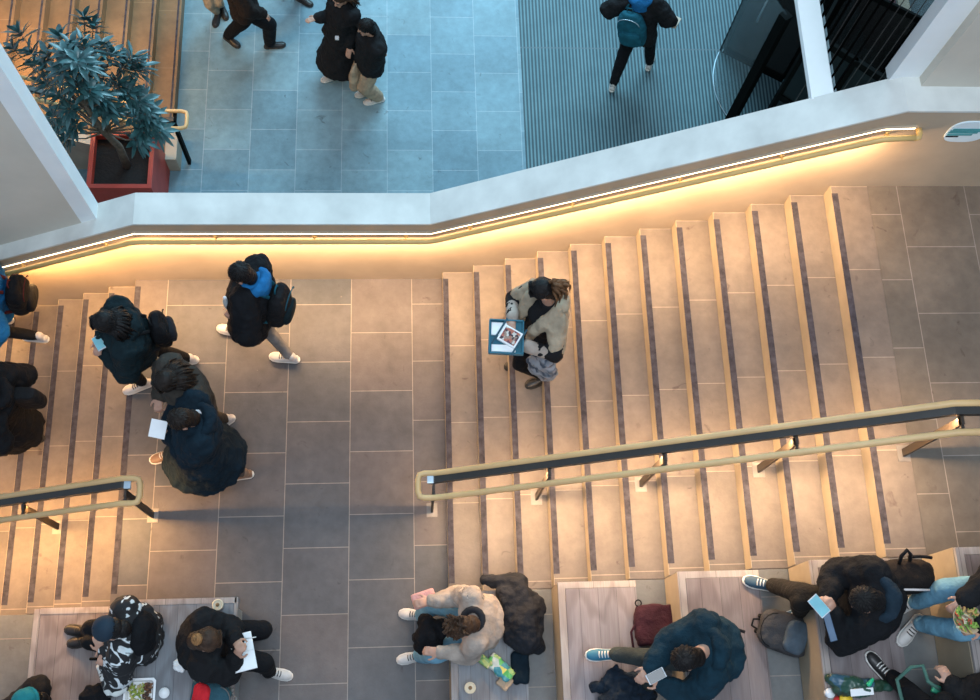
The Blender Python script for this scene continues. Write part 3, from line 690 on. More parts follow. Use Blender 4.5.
def person(label, pel, head, yaw, feet, hands, top, legs, shoes=(m_shoe_w, m_sole_w), hair=('short', H_BLACK), look=(0, .35), neck=None, group=None,
           hem=.10, flare=0, hood=False, puff=0, legw=1, base=None, skin=SKIN, coat=0, sit=False, collar=None, cap=None, hip_yaw=None, knee_pole=None, elbow_pole=None,
           beanie=None, scarf=None, cuff=None, hood_up=False, handdir=None, curl=.7, kneeL=None, seed=1, hoodmat=None, bow=.0, fitted=0):
    """pel, head: world points; feet: [(ankle point, yaw)] ; hands: [left, right] world wrist targets"""
    pel, head = Vector(pel), Vector(head)
    f = Vector((math.cos(yaw), math.sin(yaw), 0)); hy = yaw if hip_yaw is None else hip_yaw
    fh = Vector((math.cos(hy), math.sin(hy), 0)); rs = Vector((f.y, -f.x, 0)); rh = Vector((fh.y, -fh.x, 0))
    gp = Vector(base) if base else Vector((pel.x, pel.y, min(a.z for a, _ in feet)-.085))
    root = thing('person', label, 'person', gp, group)
    lk = yaw+look[0]; hf = Vector((math.cos(lk)*math.cos(look[1]), math.sin(lk)*math.cos(look[1]), -math.sin(look[1])))
    hu = Vector((math.cos(lk)*math.sin(look[1]), math.sin(lk)*math.sin(look[1]), math.cos(look[1])))
    if neck is None:
        nb = head-hf*.03-hu*.13+Vector((0, 0, -.04))
        d = (nb-pel); neck = pel+d.normalized()*min(.54, max(.42, d.length))
    neck = Vector(neck); sp = (neck-pel).normalized()
    if (head-neck).length > .26: head = neck+(head-neck).normalized()*.24
    front = (f-sp*f.dot(sp)).normalized() if abs(sp.dot(f)) < .98 else UP
    if front.dot(f) < 0 and front.z < 0: front = -front
    side = front.cross(sp).normalized()
    if side.dot(rs) < 0: side = -side
    bowv = -front*bow
    chest = neck-sp*.17+bowv; waist = pel+sp*.17+bowv*.8
    shl = [neck-sp*.065-side*.175+front*.0, neck-sp*.065+side*.175]
    hips = [pel-rh*.09-sp*.02, pel+rh*.09-sp*.02]
    el = []; wr = []
    for i in (0, 1):
        sgn = -1 if i == 0 else 1
        pole = ((side*sgn*.9-f*.35-UP*.6) if not sit else (side*sgn*.75-f*.1-UP*.9)) if elbow_pole is None else Vector(elbow_pole[i])
        e, w = ik(shl[i], Vector(hands[i]), .285, .25, pole); el.append(e); wr.append(w)
    kn = []; an = []
    for i in (0, 1):
        pole = (fh+UP*(1.2 if sit else .1)) if knee_pole is None else Vector(knee_pole[i])
        k, a = ik(hips[i], Vector(feet[i][0]), .44, .42, pole); kn.append(k); an.append(a)
    # ---- body: one continuous skin surface
    b = B()
    P = make_head(b, head, hf, hu)
    capsule(b, neck-sp*.02, head-hu*.04-hf*.02, .058, .052)
    loft(b, [sec(pel-sp*.10, rh, front, .10, .08), sec(pel, rh, front, .155, .10), sec(waist, side, front, .125, .085), sec(chest, side, front, .15, .10), sec(neck-sp*.06, side, front, .14, .075), sec(neck, side, front, .06, .055)])
    for i in (0, 1):
        capsule(b, shl[i], el[i], .050, .038); capsule(b, el[i], wr[i], .038, .026); capsule(b, shl[i], neck-sp*.08, .05, .06)
        fd = (wr[i]-el[i]).normalized(); hd = fd if handdir is None else Vector(handdir[i]).normalized()
        nn = UP-fd*UP.dot(fd); nn = nn if nn.length > .3 else (side*(-1 if i == 0 else 1))
        make_hand(b, wr[i], hd, nn, -1 if i == 0 else 1, curl)
        capsule(b, hips[i], kn[i], .078, .052); capsule(b, kn[i], an[i], .052, .036)
        fy = feet[i][1]; ff = Vector((math.cos(fy), math.sin(fy), 0)); capsule(b, an[i]-UP*.045, an[i]+ff*.12-UP*.055, .03, .024)
    obj('body', remesh(b, .0075, 3), skin, root)
    for s in (-1, 1):
        b = B(); ellip(b, P(s*.032, .078, .004), side, front, UP, (.010, .010, .010), 8, 6); obj('eye', b, m_eye, root)
    # ---- trousers
    b = B()
    loft(b, [sec(pel-sp*.11, rh, front, .12, .095), sec(pel-sp*.02, rh, front, .172, .122), sec(pel+sp*.12, side, front, .15, .108)])
    lw = legw
    for i in (0, 1):
        ae = an[i]+(kn[i]-an[i]).normalized()*.03
        capsule(b, hips[i], kn[i], .095*(.6+.4*lw), .068*lw, 14); capsule(b, kn[i], ae, .068*lw, .052*lw, 14)
    obj('trousers', remesh(b, .013, 3, .018, .12), legs, root)
    for i in (0, 1): make_shoe(root, an[i], feet[i][1], *shoes)
    # ---- top
    g = .022+puff
    b = B()
    lo = pel-sp*(hem if not sit else min(hem, .10))
    loft(b, [sec(lo, rh, front, .175+g+flare*.3, .125+g), sec(pel+sp*.05, rh, front, .170+g, .120+g), sec(waist, side, front, .158+g-fitted, .115+g), sec(chest, side, front, .185+g, .130+g),
             sec(neck-sp*.07, side, front, .165+g, .10+g), sec(neck-sp*.015, side, front, .080+g*.5, .075+g*.5), sec(neck+sp*.045, side, front, .074+g*.3, .070+g*.3)])
    for i in (0, 1):
        capsule(b, shl[i], el[i], .064+g, .050+g, 14); capsule(b, el[i], wr[i]-(wr[i]-el[i]).normalized()*.01, .050+g, .034+g*.6, 14); capsule(b, shl[i], neck-sp*.08, .06+g, .07+g*.6)
    if coat:
        # long coat: panels following both thighs, closed around the back
        n_ = 5; mid = (an[0]+an[1])*.25+pel*.5
        rings = []
        for j in range(n_+1):
            t_ = j/n_; c = pel-sp*.02+(Vector((mid.x, mid.y, pel.z-coat))-pel)*t_
            spread = (an[0]-an[1]); spread.z = 0; wid = .19+flare*t_+.16*spread.length*t_
            ax = fh if spread.length > .3 else rh
            rings.append(sec(c, rh, fh, .185+flare*t_+.10*abs(spread.dot(rh))*t_, .135+flare*t_+.20*abs(spread.dot(fh))*t_, 20, 2.1))
        loft(b, rings)
    if hood_up:
        ellip(b, P(0, -.035, .03), hf.cross(hu).normalized(), hf, hu, (.115, .125, .135)); capsule(b, P(0, -.05, -.10), neck, .10, .10)
    jk = obj('coat' if coat else 'jacket', remesh(b, .0135, 3, .035+puff*.5, .11), top, root)
    if hood:
        b = B(); hb = neck-front*.075+sp*.02
        pts = [hb+side*.125*math.cos(a)+(-front*.085*math.sin(a)+sp*.012*math.sin(a)+front*.05) for a in [PI*(i/10)*1.16-.25 for i in range(11)]]
        tube(b, pts, [.02, .036, .046, .054, .060, .064, .060, .054, .046, .036, .02], 10)
        ellip(b, hb-front*.055-sp*.05, side, front, sp, (.10, .045, .10))
        obj('hood', remesh(b, .012, 2, .03, .07), hoodmat or top, jk)
    if scarf:
        b = B(); tube(b, [neck+sp*.035+side*.078*math.cos(a)+front*(.078*math.sin(a)) for a in [2*PI*i/14 for i in range(14)]], .03, 10, closed=True); obj('scarf', b, scarf, root)
    if collar:
        b = B(); tube(b, [neck+sp*.02+side*.082*math.cos(a)+front*(.078*math.sin(a))-sp*.01*math.sin(a) for a in [2*PI*i/16 for i in range(16)]], .017, 8, closed=True); obj('collar', b, collar, jk)
    if cuff:
        for i in (0, 1):
            d = (wr[i]-el[i]).normalized(); b = B(); capsule(b, wr[i]-d*.15, wr[i]-d*.005, .062, .056, 14); obj('cuff', remesh(b, .012, 2, .02, .08), cuff, jk)
    # ---- hair and headwear
    if not hood_up: make_hair(root, hair[0], hair[1], P, head, hf, hu, seed)
    else:
        b = B(); ellip(b, P(0, .0, .05), hf.cross(hu).normalized(), hf, hu, (.082, .088, .078)); obj('hair', b, hair[1], root)
    if cap or beanie:
        hr = hf.cross(hu).normalized(); b = B(); ellip(b, P(0, -.015, .062), hr, hf, hu, (.103, .114, .088), 20, 11)
        if cap:
            q = [P(.075*math.cos(a), .075+.085*math.sin(a), .052-.012*abs(math.cos(a))) for a in [PI*i/10 for i in range(11)]]
            loft(b, [q, [p+hu*.008 for p in q]]); ellip(b, P(0, -.015, .150), hr, hf, hu, (.010, .010, .006), 8, 5)
        else: tube(b, [P(.098*math.cos(a), -.015+.108*math.sin(a), .028) for a in [2*PI*i/18 for i in range(18)]], .016, 8, closed=True)
        obj('cap' if cap else 'beanie', b, cap or beanie, root)
    root_info = dict(neck=neck, pel=pel, sp=sp, front=front, side=side, wr=wr, el=el, P=P, shl=shl, kn=kn, chest=chest)
    return root, root_info
def rucksack(label, c, up, back, side, mat, s=(.30, .18, .44), pocket=None, straps=None, m2=None):
    """c centre, up/back/side unit axes (back points away from the straps)"""
    c = Vector(c); t = thing('backpack', label, 'backpack', c-up*s[2]/2)
    b = B(); n = 9
    loft(b, [sec(c+up*s[2]*(i/(n-1)-.5), side, back, s[0]/2*k, s[1]/2*k2, 20, 3.2) for i, (k, k2) in enumerate(((.80, .7), (.97, .95), (1, 1.04), (1, 1.06), (1, 1.03), (.98, .96), (.93, .85), (.80, .66), (.5, .36)))])
    m = obj('bag_body', remesh(b, .012, 2, .03, .12), mat, t)
    b = B(); pc = c+back*s[1]*.50-up*s[2]*.16
    loft(b, [sec(pc+up*s[2]*.44*(i/5-.5), side, back, s[0]*.40*k, s[1]*.24*k, 16, 3.2) for i, k in enumerate((.75, 1, 1.03, 1, .95, .65))]); obj('pocket', remesh(b, .012, 2, .015, .1), pocket or mat, t)
    b = B(); tube(b, [c+up*s[2]*.5+side*.04-back*.03, c+up*(s[2]*.5+.045)+side*.025-back*.035, c+up*(s[2]*.5+.045)-side*.025-back*.035, c+up*s[2]*.5-side*.04-back*.03], .008, 8); obj('handle', b, m2 or mat, t)
    b = B(); tube(b, [c+side*s[0]*.40*math.cos(a)+back*s[1]*.50+up*(s[2]*.30+.10*math.sin(a)) for a in [PI*i/8 for i in range(9)]], .005, 6); obj('zip', b, m_chrome if not m2 else m2, t)
    for g_ in (-1, 1):
        b = B()
        if straps:
            nk, sl, frt, sp = straps; p0 = c+up*s[2]*.42+side*g_*.07-back*s[1]*.4
            a = sl[0] if (sl[0]-p0).length < (sl[1]-p0).length else sl[1]
            over = a.lerp(nk, .35)+sp*.085; fr = over+frt*.115-sp*.10; un = fr-sp*.22+frt*.01; lowp = c-up*s[2]*.36+side*g_*.12-back*s[1]*.35
            pts = [p0, over, fr, un, un*.5+lowp*.5+(a-nk).normalized()*.07, lowp]
        else:
            p0 = c+up*s[2]*.45+side*g_*.06-back*s[1]*.45
            pts = [p0, p0-back*.05-up*.02, p0-back*.07-up*.16+side*g_*.03, p0-back*.05-up*.30+side*g_*.05, c-up*s[2]*.42+side*g_*.12-back*s[1]*.4]
        P2 = []
        for i in range(len(pts)-1):
            P2 += [pts[i], pts[i].lerp(pts[i+1], .5)]
        P2.append(pts[-1]); tube(b, P2, .017, 8); obj('strap', b, m2 or mat, t)
    return t
def slab_thing(name, label, cat, c, ax, ay, s, mat, bev=.004, screen=None):
    ax = Vector(ax).normalized(); ay = Vector(ay); ay = (ay-ax*ay.dot(ax)).normalized(); az = ax.cross(ay)
    if az.z < 0: az = -az
    t = thing(name, label, cat, Vector(c)-az*s[2]/2)
    b = B(); obox(b, c, ax, ay, az, s, bev); obj('casing' if name == 'phone' else 'sheet', b, mat, t, False)
    if screen: b = B(); obox(b, Vector(c)+az*(s[2]/2+.001), ax, ay, az, (s[0]*.9, s[1]*.93, .001)); obj('screen' if name == 'phone' else 'page', b, screen, t, False)
    return t
m_screen = plain('phone screen', (.15, .38, .45), .25, bmp=0, emit=((.35, .75, .9), .10)); m_phone = plain('phone casing', (.5, .55, .6), .3, bmp=0); m_paper = plain('paper', (.80, .82, .83), .7, var=.04, bmp=.05); m_phone_b = plain('dark phone', (.02, .025, .03), .2, bmp=0)
R = math.radians
def A(u, v, z): return at(u, v, z)      # ankle point of a foot whose sole stands at z (seen pixel)
def foot(u, v, z, yaw):
    p = at(u, v, z+.03); return (Vector((p.x, p.y, z+.085))-Vector((math.cos(yaw), math.sin(yaw), 0))*.05, yaw)
def mid(fa, fb, hd, k=.45, z=.93):
    m = (fa[0]+fb[0])/2; zf = min(fa[0].z, fb[0].z)-.085
    return Vector((m.x*(1-k)+hd.x*k, m.y*(1-k)+hd.y*k, zf+z))

# --- the man with the bright blue collar and a backpack on the landing
hd = at(240, 274, 1.60); y = R(165); fl = foot(232, 331, 0, R(165)); fr = foot(287, 360, 0, R(172))
r_, i_ = person('person in black jacket with bright blue collar striding across the landing', mid(fl, fr, hd, .15), hd, y, [fl, fr], [at(240, 322, 1.05), at(236, 306, 1.12)],
    BLK, GREY, hood=True, hoodmat=BLUE, puff=.05, look=(.15, .35), seed=3, scarf=BLUE, curl=.9, hem=.16)
rucksack('black backpack with teal trim worn by the man with the blue collar', i_['chest']-i_['front']*.25-i_['sp']*.07, i_['sp'], -i_['front'], i_['side'], BLK2, pocket=TEALJ, m2=TEALB, straps=(i_['neck'], i_['shl'], i_['front'], i_['sp']))
b = B(); lathe(b, at(248, 326, 1.30), [(.026, 0), (.026, .004)], 16, (-.1, -.5, .8)); tag(obj('badge', b, plain('pink badge', (.5, .35, .45), .5), None, False), 'round pale pink badge on the blue-collared man jacket', 'badge')
c = at(227, 303, 1.26); t = thing('bottle', 'clear bottle in the hand of the man with blue collar', 'bottle', c-UP*.1)
b = B(); lathe(b, c-UP*.1, [(.030, 0), (.033, .02), (.033, .13), (.028, .16), (.014, .19), (.014, .205)], 16); obj('container', b, plain('bottle plastic', (.6, .75, .82), .15, alpha=.75, bmp=0), t)
b = B(); lathe(b, c+UP*.105, [(.016, 0), (.016, .02)], 12); obj('cap', b, WHITE, t)

# --- dark hooded puffer walker with backpack
hd = at(105, 323, 1.54); y = R(195); fl = foot(139, 386, 0, R(200)); fr = foot(186, 362, 0, R(190))
r_, i_ = person('person in dark teal padded jacket with long black hair starting down the left stairs', mid(fl, fr, hd, .5), hd, y, [fl, fr], [at(106, 352, 1.12), at(102, 340, 1.18)],
    TEALJ, BLK, hair=('long', H_BLACK), hood=True, puff=.045, look=(-.1, .55), seed=5, shoes=(m_shoe_w, m_sole_w))
rucksack('black and grey backpack on the padded teal jacket', i_['chest']-i_['front']*.27-i_['sp']*.08, i_['sp'], -i_['front'], i_['side'], BLK, s=(.27, .16, .40), pocket=DKGREY, m2=BLK2, straps=(i_['neck'], i_['shl'], i_['front'], i_['sp']))
slab_thing('phone', 'phone with pale blue screen held by the padded teal jacket walker', 'phone', at(99, 343, 1.25), (.5, -.8, .2), (.8, .5, 0), (.15, .075, .012), m_phone, screen=m_screen)

# --- olive brown jacket with long dark hair
hd = at(167, 382, 1.50); y = R(215); fl = foot(205, 434, 0, y); fr = foot(222, 424, 0, y)
r_, i_ = person('person with long dark hair in olive brown jacket between two other walkers', mid(fl, fr, hd, .5), hd, y, [fl, fr], [at(178, 410, 1.05), at(160, 396, 1.05)],
    OLIVE, OLIVE, hair=('long', H_DARK), puff=.04, look=(.1, .6), seed=8)
# --- navy coat
hd = at(181, 420, 1.60); y = R(190); fl = foot(162, 454, 0, R(200)); fr = foot(240, 476, 0, R(185))
r_, i_ = person('person in long navy coat with white collar reading a sheet', mid(fl, fr, hd, .0)+Vector((.10, -.06, 0)), hd, y, [fl, fr], [at(170, 436, 1.16), at(168, 424, 1.22)],
    NAVY, TAUPE, hair=('short', H_DARK), look=(.1, .55), hood=True, collar=WHITE, coat=.50, flare=.13, puff=.05, seed=9, shoes=(m_shoe_br, m_sole_w))
slab_thing('leaflet', 'folded white leaflet in the hands of the navy coat walker', 'paper', at(158, 429, 1.32), (1, -.25, .1), (.2, .9, .3), (.14, .15, .004), m_paper, bev=.001)

# --- blue figure at the left edge, going down
z = -4*RI
hd = at(-38, 270, z+1.62); y = R(178); fl = foot(35, 337, -3*RI, R(170)); fr = foot(0, 322, -5*RI, R(185))
r_, i_ = person('person in bright blue hooded jacket cut by the left edge', mid(fl, fr, hd, .5, .98), hd, y, [fl, fr], [at(-10, 350, z+1.0), at(-20, 300, z+1.0)],
    BLUE, BLK, hood=True, puff=.03, look=(0, .4), seed=11)
rucksack('black backpack with thin red piping at the left edge', i_['chest']-i_['front']*.27-i_['sp']*.08, i_['sp'], -i_['front'], i_['side'], BLK, s=(.32, .20, .48), m2=DKRED, straps=(i_['neck'], i_['shl'], i_['front'], i_['sp']))
# --- black figure at the left edge, lower
z = -3*RI
hd = at(-24, 384, z+1.58); y = R(175); fl = foot(30, 438, -3*RI, R(180)); fr = foot(-12, 430, -4*RI, R(180))
r_, i_ = person('person in flowing black coat at the left edge above the left handrail', mid(fl, fr, hd, .5, .95), hd, y, [fl, fr], [at(-6, 420, z+1.0), at(4, 390, z+1.15)],
    BLK, BLK, coat=.62, flare=.08, puff=.05, shoes=(m_shoe_b, m_sole_b), seed=12, hood=True)
b = B(); c = at(27, 397, z+1.1); loft(b, [sec(c+UP*.32*(i/5-.6), Vector((1, 0, 0)), Vector((0, 1, 0)), .13*k, .07*k, 16, 3) for i, k in enumerate((.9, 1, 1, 1, .95, .8))])
tag(obj('shoulder_bag', remesh(b, .012, 2, .02, .1), BLK2, None, base=c-UP*.2), 'soft black shoulder bag on the flowing black coat', 'bag')

# --- woman carrying a teal lunch tray on the right stairs
z = 3*RI
hd = at(541, 289, z+1.55); y = R(205); fl = foot(520, 362, 2*RI, R(200)); fr = foot(541, 380, 3*RI, R(200))
ctray = at(506, 338, z+1.12)
r_, i_ = person('person in cream and black coat carrying a teal lunch tray down the stairs', mid(fl, fr, hd, .5), hd, y, [fl, fr], [at(527, 346, z+1.10), at(512, 318, z+1.12)],
    BLK2, BLK, hair=('ponytail', H_BLACK), look=(-.45, .70), hem=.16, seed=14, cuff=STONEC, hood=True, hoodmat=CREAM, shoes=(m_shoe_b, m_sole_b))
b = B(); s_, f_, p_ = i_['side'], i_['front'], i_['sp']; nk = i_['neck']
for g_ in (-1, 1):
    q = [nk-f_*.09+s_*g_*.05+p_*.05, nk+s_*g_*.12+p_*.04, nk+s_*g_*.13+f_*.10-p_*.06, nk+s_*g_*.10+f_*.16-p_*.22, nk+s_*g_*.08+f_*.17-p_*.38]
    tube(b, q, [.03, .055, .06, .055, .03], 10)
    capsule(b, i_['shl'][0 if g_ < 0 else 1]+p_*.02, i_['shl'][0 if g_ < 0 else 1].lerp(i_['el'][0 if g_ < 0 else 1], .75), .092, .08, 14)
ellip(b, nk-f_*.10-p_*.14, s_, f_, p_, (.17, .07, .17)); obj('shearling', remesh(b, .013, 2, .03, .06), CREAM, r_, label='cream shearling collar and shoulders')
t = thing('lunch_tray', 'teal tray with windowed food box carried down the right stairs', 'tray', ctray-UP*.02)
b = B(); ax = Vector((1, -.06, 0)).normalized(); ay = Vector((.06, 1, 0)).normalized()
obox(b, ctray, ax, ay, UP, (.29, .30, .012), .003)
for (dx, dy, sx, sy) in ((-.14, 0, .012, .30), (.14, 0, .012, .30), (0, -.145, .29, .012), (0, .145, .29, .012)): obox(b, ctray+ax*dx+ay*dy+UP*.02, ax, ay, UP, (sx, sy, .045), .002)
obj('tray_base', b, plain('teal card', (.015, .13, .19), .5), t, False)
b = B(); obox(b, ctray+UP*.018+ax*-.06+ay*.07, ax, ay, UP, (.13, .11, .02), .002); obox(b, ctray+UP*.018+ax*-.02-ay*.10, ax, ay, UP, (.20, .06, .02), .002); obj('paper_liner', b, m_paper, t, False)
b = B(); R45 = Matrix.Rotation(-.5, 3, 'Z'); obox(b, ctray+UP*.035+ax*.03, R45@ax, R45@ay, UP, (.17, .15, .03), .004); fb = obj('food_box', b, m_paper, t, False)
b = B(); obox(b, ctray+UP*.052+ax*.03, R45@ax, R45@ay, UP, (.14, .12, .008), .002); obj('food', b, multicolour('sushi', [(.05, .02, .03), (.4, .12, .08), (.55, .5, .45), (.12, .03, .05), (.3, .2, .15)], 45), fb, False)
b = B(); R46 = Matrix.Rotation(-.5, 3, 'Z')
for dd in (-.09, .10): obox(b, ctray+UP*.045+ax*(.02)+(R46@ax)*dd, R46@ax, R46@ay, UP, (.016, .26, .01), .002)
obj('strap_band', b, plain('dark teal band', (.01, .06, .09), .5), t, False)
b = B(); c = at(543, 366, z+.75)
loft(b, [sec(c+UP*h, Vector((.8, -.6, 0)), Vector((.6, .8, 0)), w, w*.5, 16, 2.2) for h, w in ((-.22, .05), (-.16, .12), (-.05, .15), (.08, .13), (.20, .06), (.28, .02))])
tag(obj('carrier_bag', remesh(b, .012, 1, .06, .06), patterned('printed film', (.24, .26, .29), (.05, .07, .10), 9, .50, .60, 1), None, base=c-UP*.22), 'crinkled grey plastic bag hanging beside the tray carrier', 'bag')

# ================= lower hall
# striding in black with boots
f1 = foot(274, 45, Z2, R(8)); f2 = foot(231, 40, Z2, R(-40))
hd = Vector(((f1[0].x+f2[0].x)/2+.10, (f1[0].y+f2[0].y)/2+.02, Z2+1.62))
person('person in black trousers and boots striding right at the top edge', mid(f1, f2, hd, .4, .86), hd, R(5), [f2, f1], [at(234, -25, Z2+1.0), at(263, 14, Z2+.92)], cloth('dark brown jacket', (.014, .010, .009)), BLK, shoes=(m_shoe_b, m_sole_b), seed=20, puff=.04, hem=.14, legw=1.5)
f1 = foot(217, 17, Z2, R(-100)); f2 = foot(223, 10, Z2, R(-70)); hd = Vector((f1[0].x+.02, f1[0].y, Z2+1.6))
person('person with cream trousers cut by the top edge beside the amber stairs', mid(f1, f2, hd, .4, .88), hd, R(-90), [f2, f1], [f1[0]+Vector((.25, 0, .75)), f1[0]+Vector((-.25, 0, .75))], CREAM, CREAM, shoes=(m_shoe_b, m_sole_b), seed=21)
f1 = foot(303, 0, Z2, R(-30)); f2 = foot(285, -14, Z2, R(-30)); hd = Vector((f1[0].x-.1, f1[0].y+.1, Z2+1.6))
person('person mostly above the frame, one dark boot at the top edge', mid(f1, f2, hd, .4, .88), hd, R(-30), [f2, f1], [f1[0]+Vector((.1, .3, .75)), f1[0]+Vector((-.3, 0, .75))], BLK, BLK, shoes=(m_shoe_b, m_sole_b), seed=22)
# long black coat, arm out
f1 = foot(332, 77, Z2, R(200)); f2 = foot(345, 70, Z2, R(190)); hd = at(340, -2, Z2+1.62)
r_, i_ = person('person in ankle-length black coat reaching an arm out to the left', mid(f1, f2, hd, .4, .95), hd, R(215), [f2, f1], [at(350, 46, Z2+.95), at(318, 18, Z2+1.18)], BLK2, BLK, coat=.60, flare=.16, puff=.03, look=(.3, .3), hair=('long', H_BROWN), seed=23, elbow_pole=[(0, 0, -1), (0, -.2, -1)], curl=.3)
b = B(); obox(b, at(337, 38, Z2+1.12), Vector((1, 0, 0)), Vector((0, 1, 0)), UP, (.05, .05, .03), .01); tag(obj('white_pouch', b, WHITE, None, False), 'tiny white pouch against the ankle-length black coat', 'pouch')
# black jacket, beige wide trousers
f1 = foot(366, 92, Z2, R(200)); f2 = foot(375, 100, Z2, R(195)); hd = at(366, 28, Z2+1.56)
r_, i_ = person('person in black jacket and wide beige trousers beside the long-coated walker', mid(f1, f2, hd, .5, .90), hd, R(205), [f2, f1], [at(366, 76, Z2+.72), at(381, 48, Z2+.95)], BLK2, BEIGE, legw=1.6, look=(-.3, .3), hair=('short', H_BLACK), hem=.12, puff=.03, flare=.06, seed=24)
c = at(357, 74, Z2+.58); b = B(); loft(b, [sec(c+UP*h, Vector((.5, .85, 0)).normalized(), Vector((.85, -.5, 0)).normalized(), w, d_, 16, 3) for h, w, d_ in ((-.26, .10, .05), (-.20, .15, .07), (0, .15, .07), (.18, .12, .04), (.24, .05, .01))])
tag(obj('tote_bag', remesh(b, .012, 2, .03, .1), BEIGE, None, base=c-UP*.26), 'beige cloth tote bag hanging between the two walkers in black', 'bag')
# teal rucksack walker on the mat
f1 = foot(613, 84, Z2+.006, R(75)); f2 = foot(650, 62, Z2+.006, R(70)); hd = Vector((2.98, 8.62, Z2+1.60))
r_, i_ = person('person with white trainers walking away over the ribbed mat', mid(f1, f2, hd, .45, .90), hd, R(72), [f1, f2], [at(618, 10, Z2+1.0), at(672, 22, Z2+1.02)], BLK2, BLK, seed=25, puff=.04, hem=.10, hood=True, hoodmat=BLUE, legw=1.25)
rucksack('teal rucksack worn by the walker on the ribbed mat', i_['chest']-i_['front']*.24-i_['side']*.06-i_['sp']*.10, (i_['sp']-i_['side']*.15).normalized(), -i_['front'], i_['side'], TEALB, s=(.36, .24, .48), straps=(i_['neck'], i_['shl'], i_['front'], i_['sp']))
b = B(); c = at(673, 21, Z2+.95); obox(b, c, Vector((.8, -.5, 0)).normalized(), Vector((.5, .8, 0)).normalized(), UP, (.16, .17, .03), .006); tag(obj('paper_bag', b, plain('kraft paper', (.48, .40, .32), .7), None, False), 'pale paper bag in the right hand of the mat walker', 'bag')

# ================= seated
# writer in black on the bench end
hd = at(207, 640, .5+.78); y = R(2)
sh = at(243, 652, .5+.47)
fl = foot(246, 634, 0, R(10)); fr = foot(275, 673, 0, R(-14))
r_, i_ = person('person with golden bun in black coat writing in an open notebook on the bench', (-1.68, .66, .5+.12), hd, y, [fl, fr], [at(236, 640, 1.04), at(236, 657, 1.02)],
    BLK2, BLK, hair=('bun', H_BROWN), look=(0, .85), sit=True, puff=.03, bow=.05, seed=30, cuff=None, legw=1.25, neck=(-1.67, .64, .5+.60), curl=.6, elbow_pole=[(-.3, .5, -1), (-.3, -.5, -1)])
t = thing('notebook', 'open white notebook on the lap of the writer with a bun', 'notebook', sh-UP*.02)
b = B(); R1 = Matrix.Rotation(.22, 3, 'Z'); ax, ay = R1@Vector((1, 0, 0)), R1@Vector((0, 1, 0))
obox(b, sh+ay*.072, ax, ay, UP, (.17, .14, .012), .002); obox(b, sh-ay*.072, ax, ay, UP, (.17, .14, .012), .002); obj('pages', b, m_paper, t, False)
b = B(); obox(b, sh-UP*.008, ax, ay, UP, (.178, .295, .004), .001); obj('cover', b, m_paper, t, False)
b = B(); p_ = at(248, 639, 1.0); tube(b, [p_-Vector((.07, 0, .03)), p_+Vector((.07, .01, .05))], .0045, 6); tag(obj('pen', b, plain('pen', (.6, .62, .6), .3), None), 'slim pale pen over the open notebook', 'pen')
# capped person in black and white
PAT = patterned('white abstract print', (.008, .009, .011), (.62, .68, .70), 5.5, .58, .61, 2.6)
hd = at(111, 629, .5+.70); y = R(178)
fl = foot(84, 640, .017, R(185)); fr = foot(80, 630, .017, R(170))
r_, i_ = person('person in navy cap and black jacket with white print on the bench', (-2.28, .74, .5+.10), hd, y, [foot(85, 641, .017, R(188)), foot(82, 631, .017, R(172))], [at(104, 651, .92), at(108, 648, .90)],
    PAT, BLK, look=(0, .9), sit=True, puff=.04, bow=.05, cap=plain('navy cap', (.003, .018, .036), .8, var=.2), shoes=(m_shoe_b, m_sole_b), seed=31, neck=(-2.30, .74, .5+.58))
b = B(); ellip(b, i_['chest']+i_['sp']*.02-i_['front']*.075, i_['side'], i_['front'], i_['sp'], (.19, .115, .20)); obj('yoke', remesh(b, .014, 2, .03, .1), BLK, r_, label='plain black yoke of the printed jacket')
# teal beanie at bottom-left corner
hd = at(27, 694, -3*RI+.5+.85+.2); 
r_, i_ = person('person in teal knitted beanie at the bottom left corner', (-3.42, .02, -.02+.10), at(27, 698, .82), R(180), [(Vector((-3.85, .12, -3*RI+.085)), R(180)), (Vector((-3.85, -.12, -3*RI+.085)), R(180))], [(-3.72, .12, .2), (-3.72, -.12, .2)],
    BLK2, BLK, look=(0, .5), sit=True, puff=.05, beanie=cloth('teal knit', (.012, .16, .18)), shoes=(m_shoe_b, m_sole_b), seed=32)
# man in beige sweater and jeans
CAMO = patterned('camo print', (.48, .40, .33), (.12, .12, .12), 16, .50, .54, 1.5)
hd = at(461, 627, .5+.76)
r_, i_ = person('person in beige sweater and light blue jeans on the low bench end', (.58, .76, .53+.12), hd, R(183), [foot(414, 657, 0, R(190)), foot(416, 615, 0, R(172))], [at(440, 652, .85), at(430, 601, .88)],
    STONEC, JEAN, hair=('curly', H_BROWN), look=(.15, .95), sit=True, puff=.02, bow=.06, seed=33, neck=(.49, .76, .5+.60), scarf=DKGREY, knee_pole=[(-1, -.5, .9), (-1, .6, .9)], legw=1.35, elbow_pole=[(.5, -.3, -1), (.3, .3, -1)])
b = B(); capsule(b, i_['shl'][1], i_['el'][1], .098, .088, 14); obj('printed_sleeve', remesh(b, .012, 2, .02, .1), CAMO, r_, label='camouflage print sleeve')
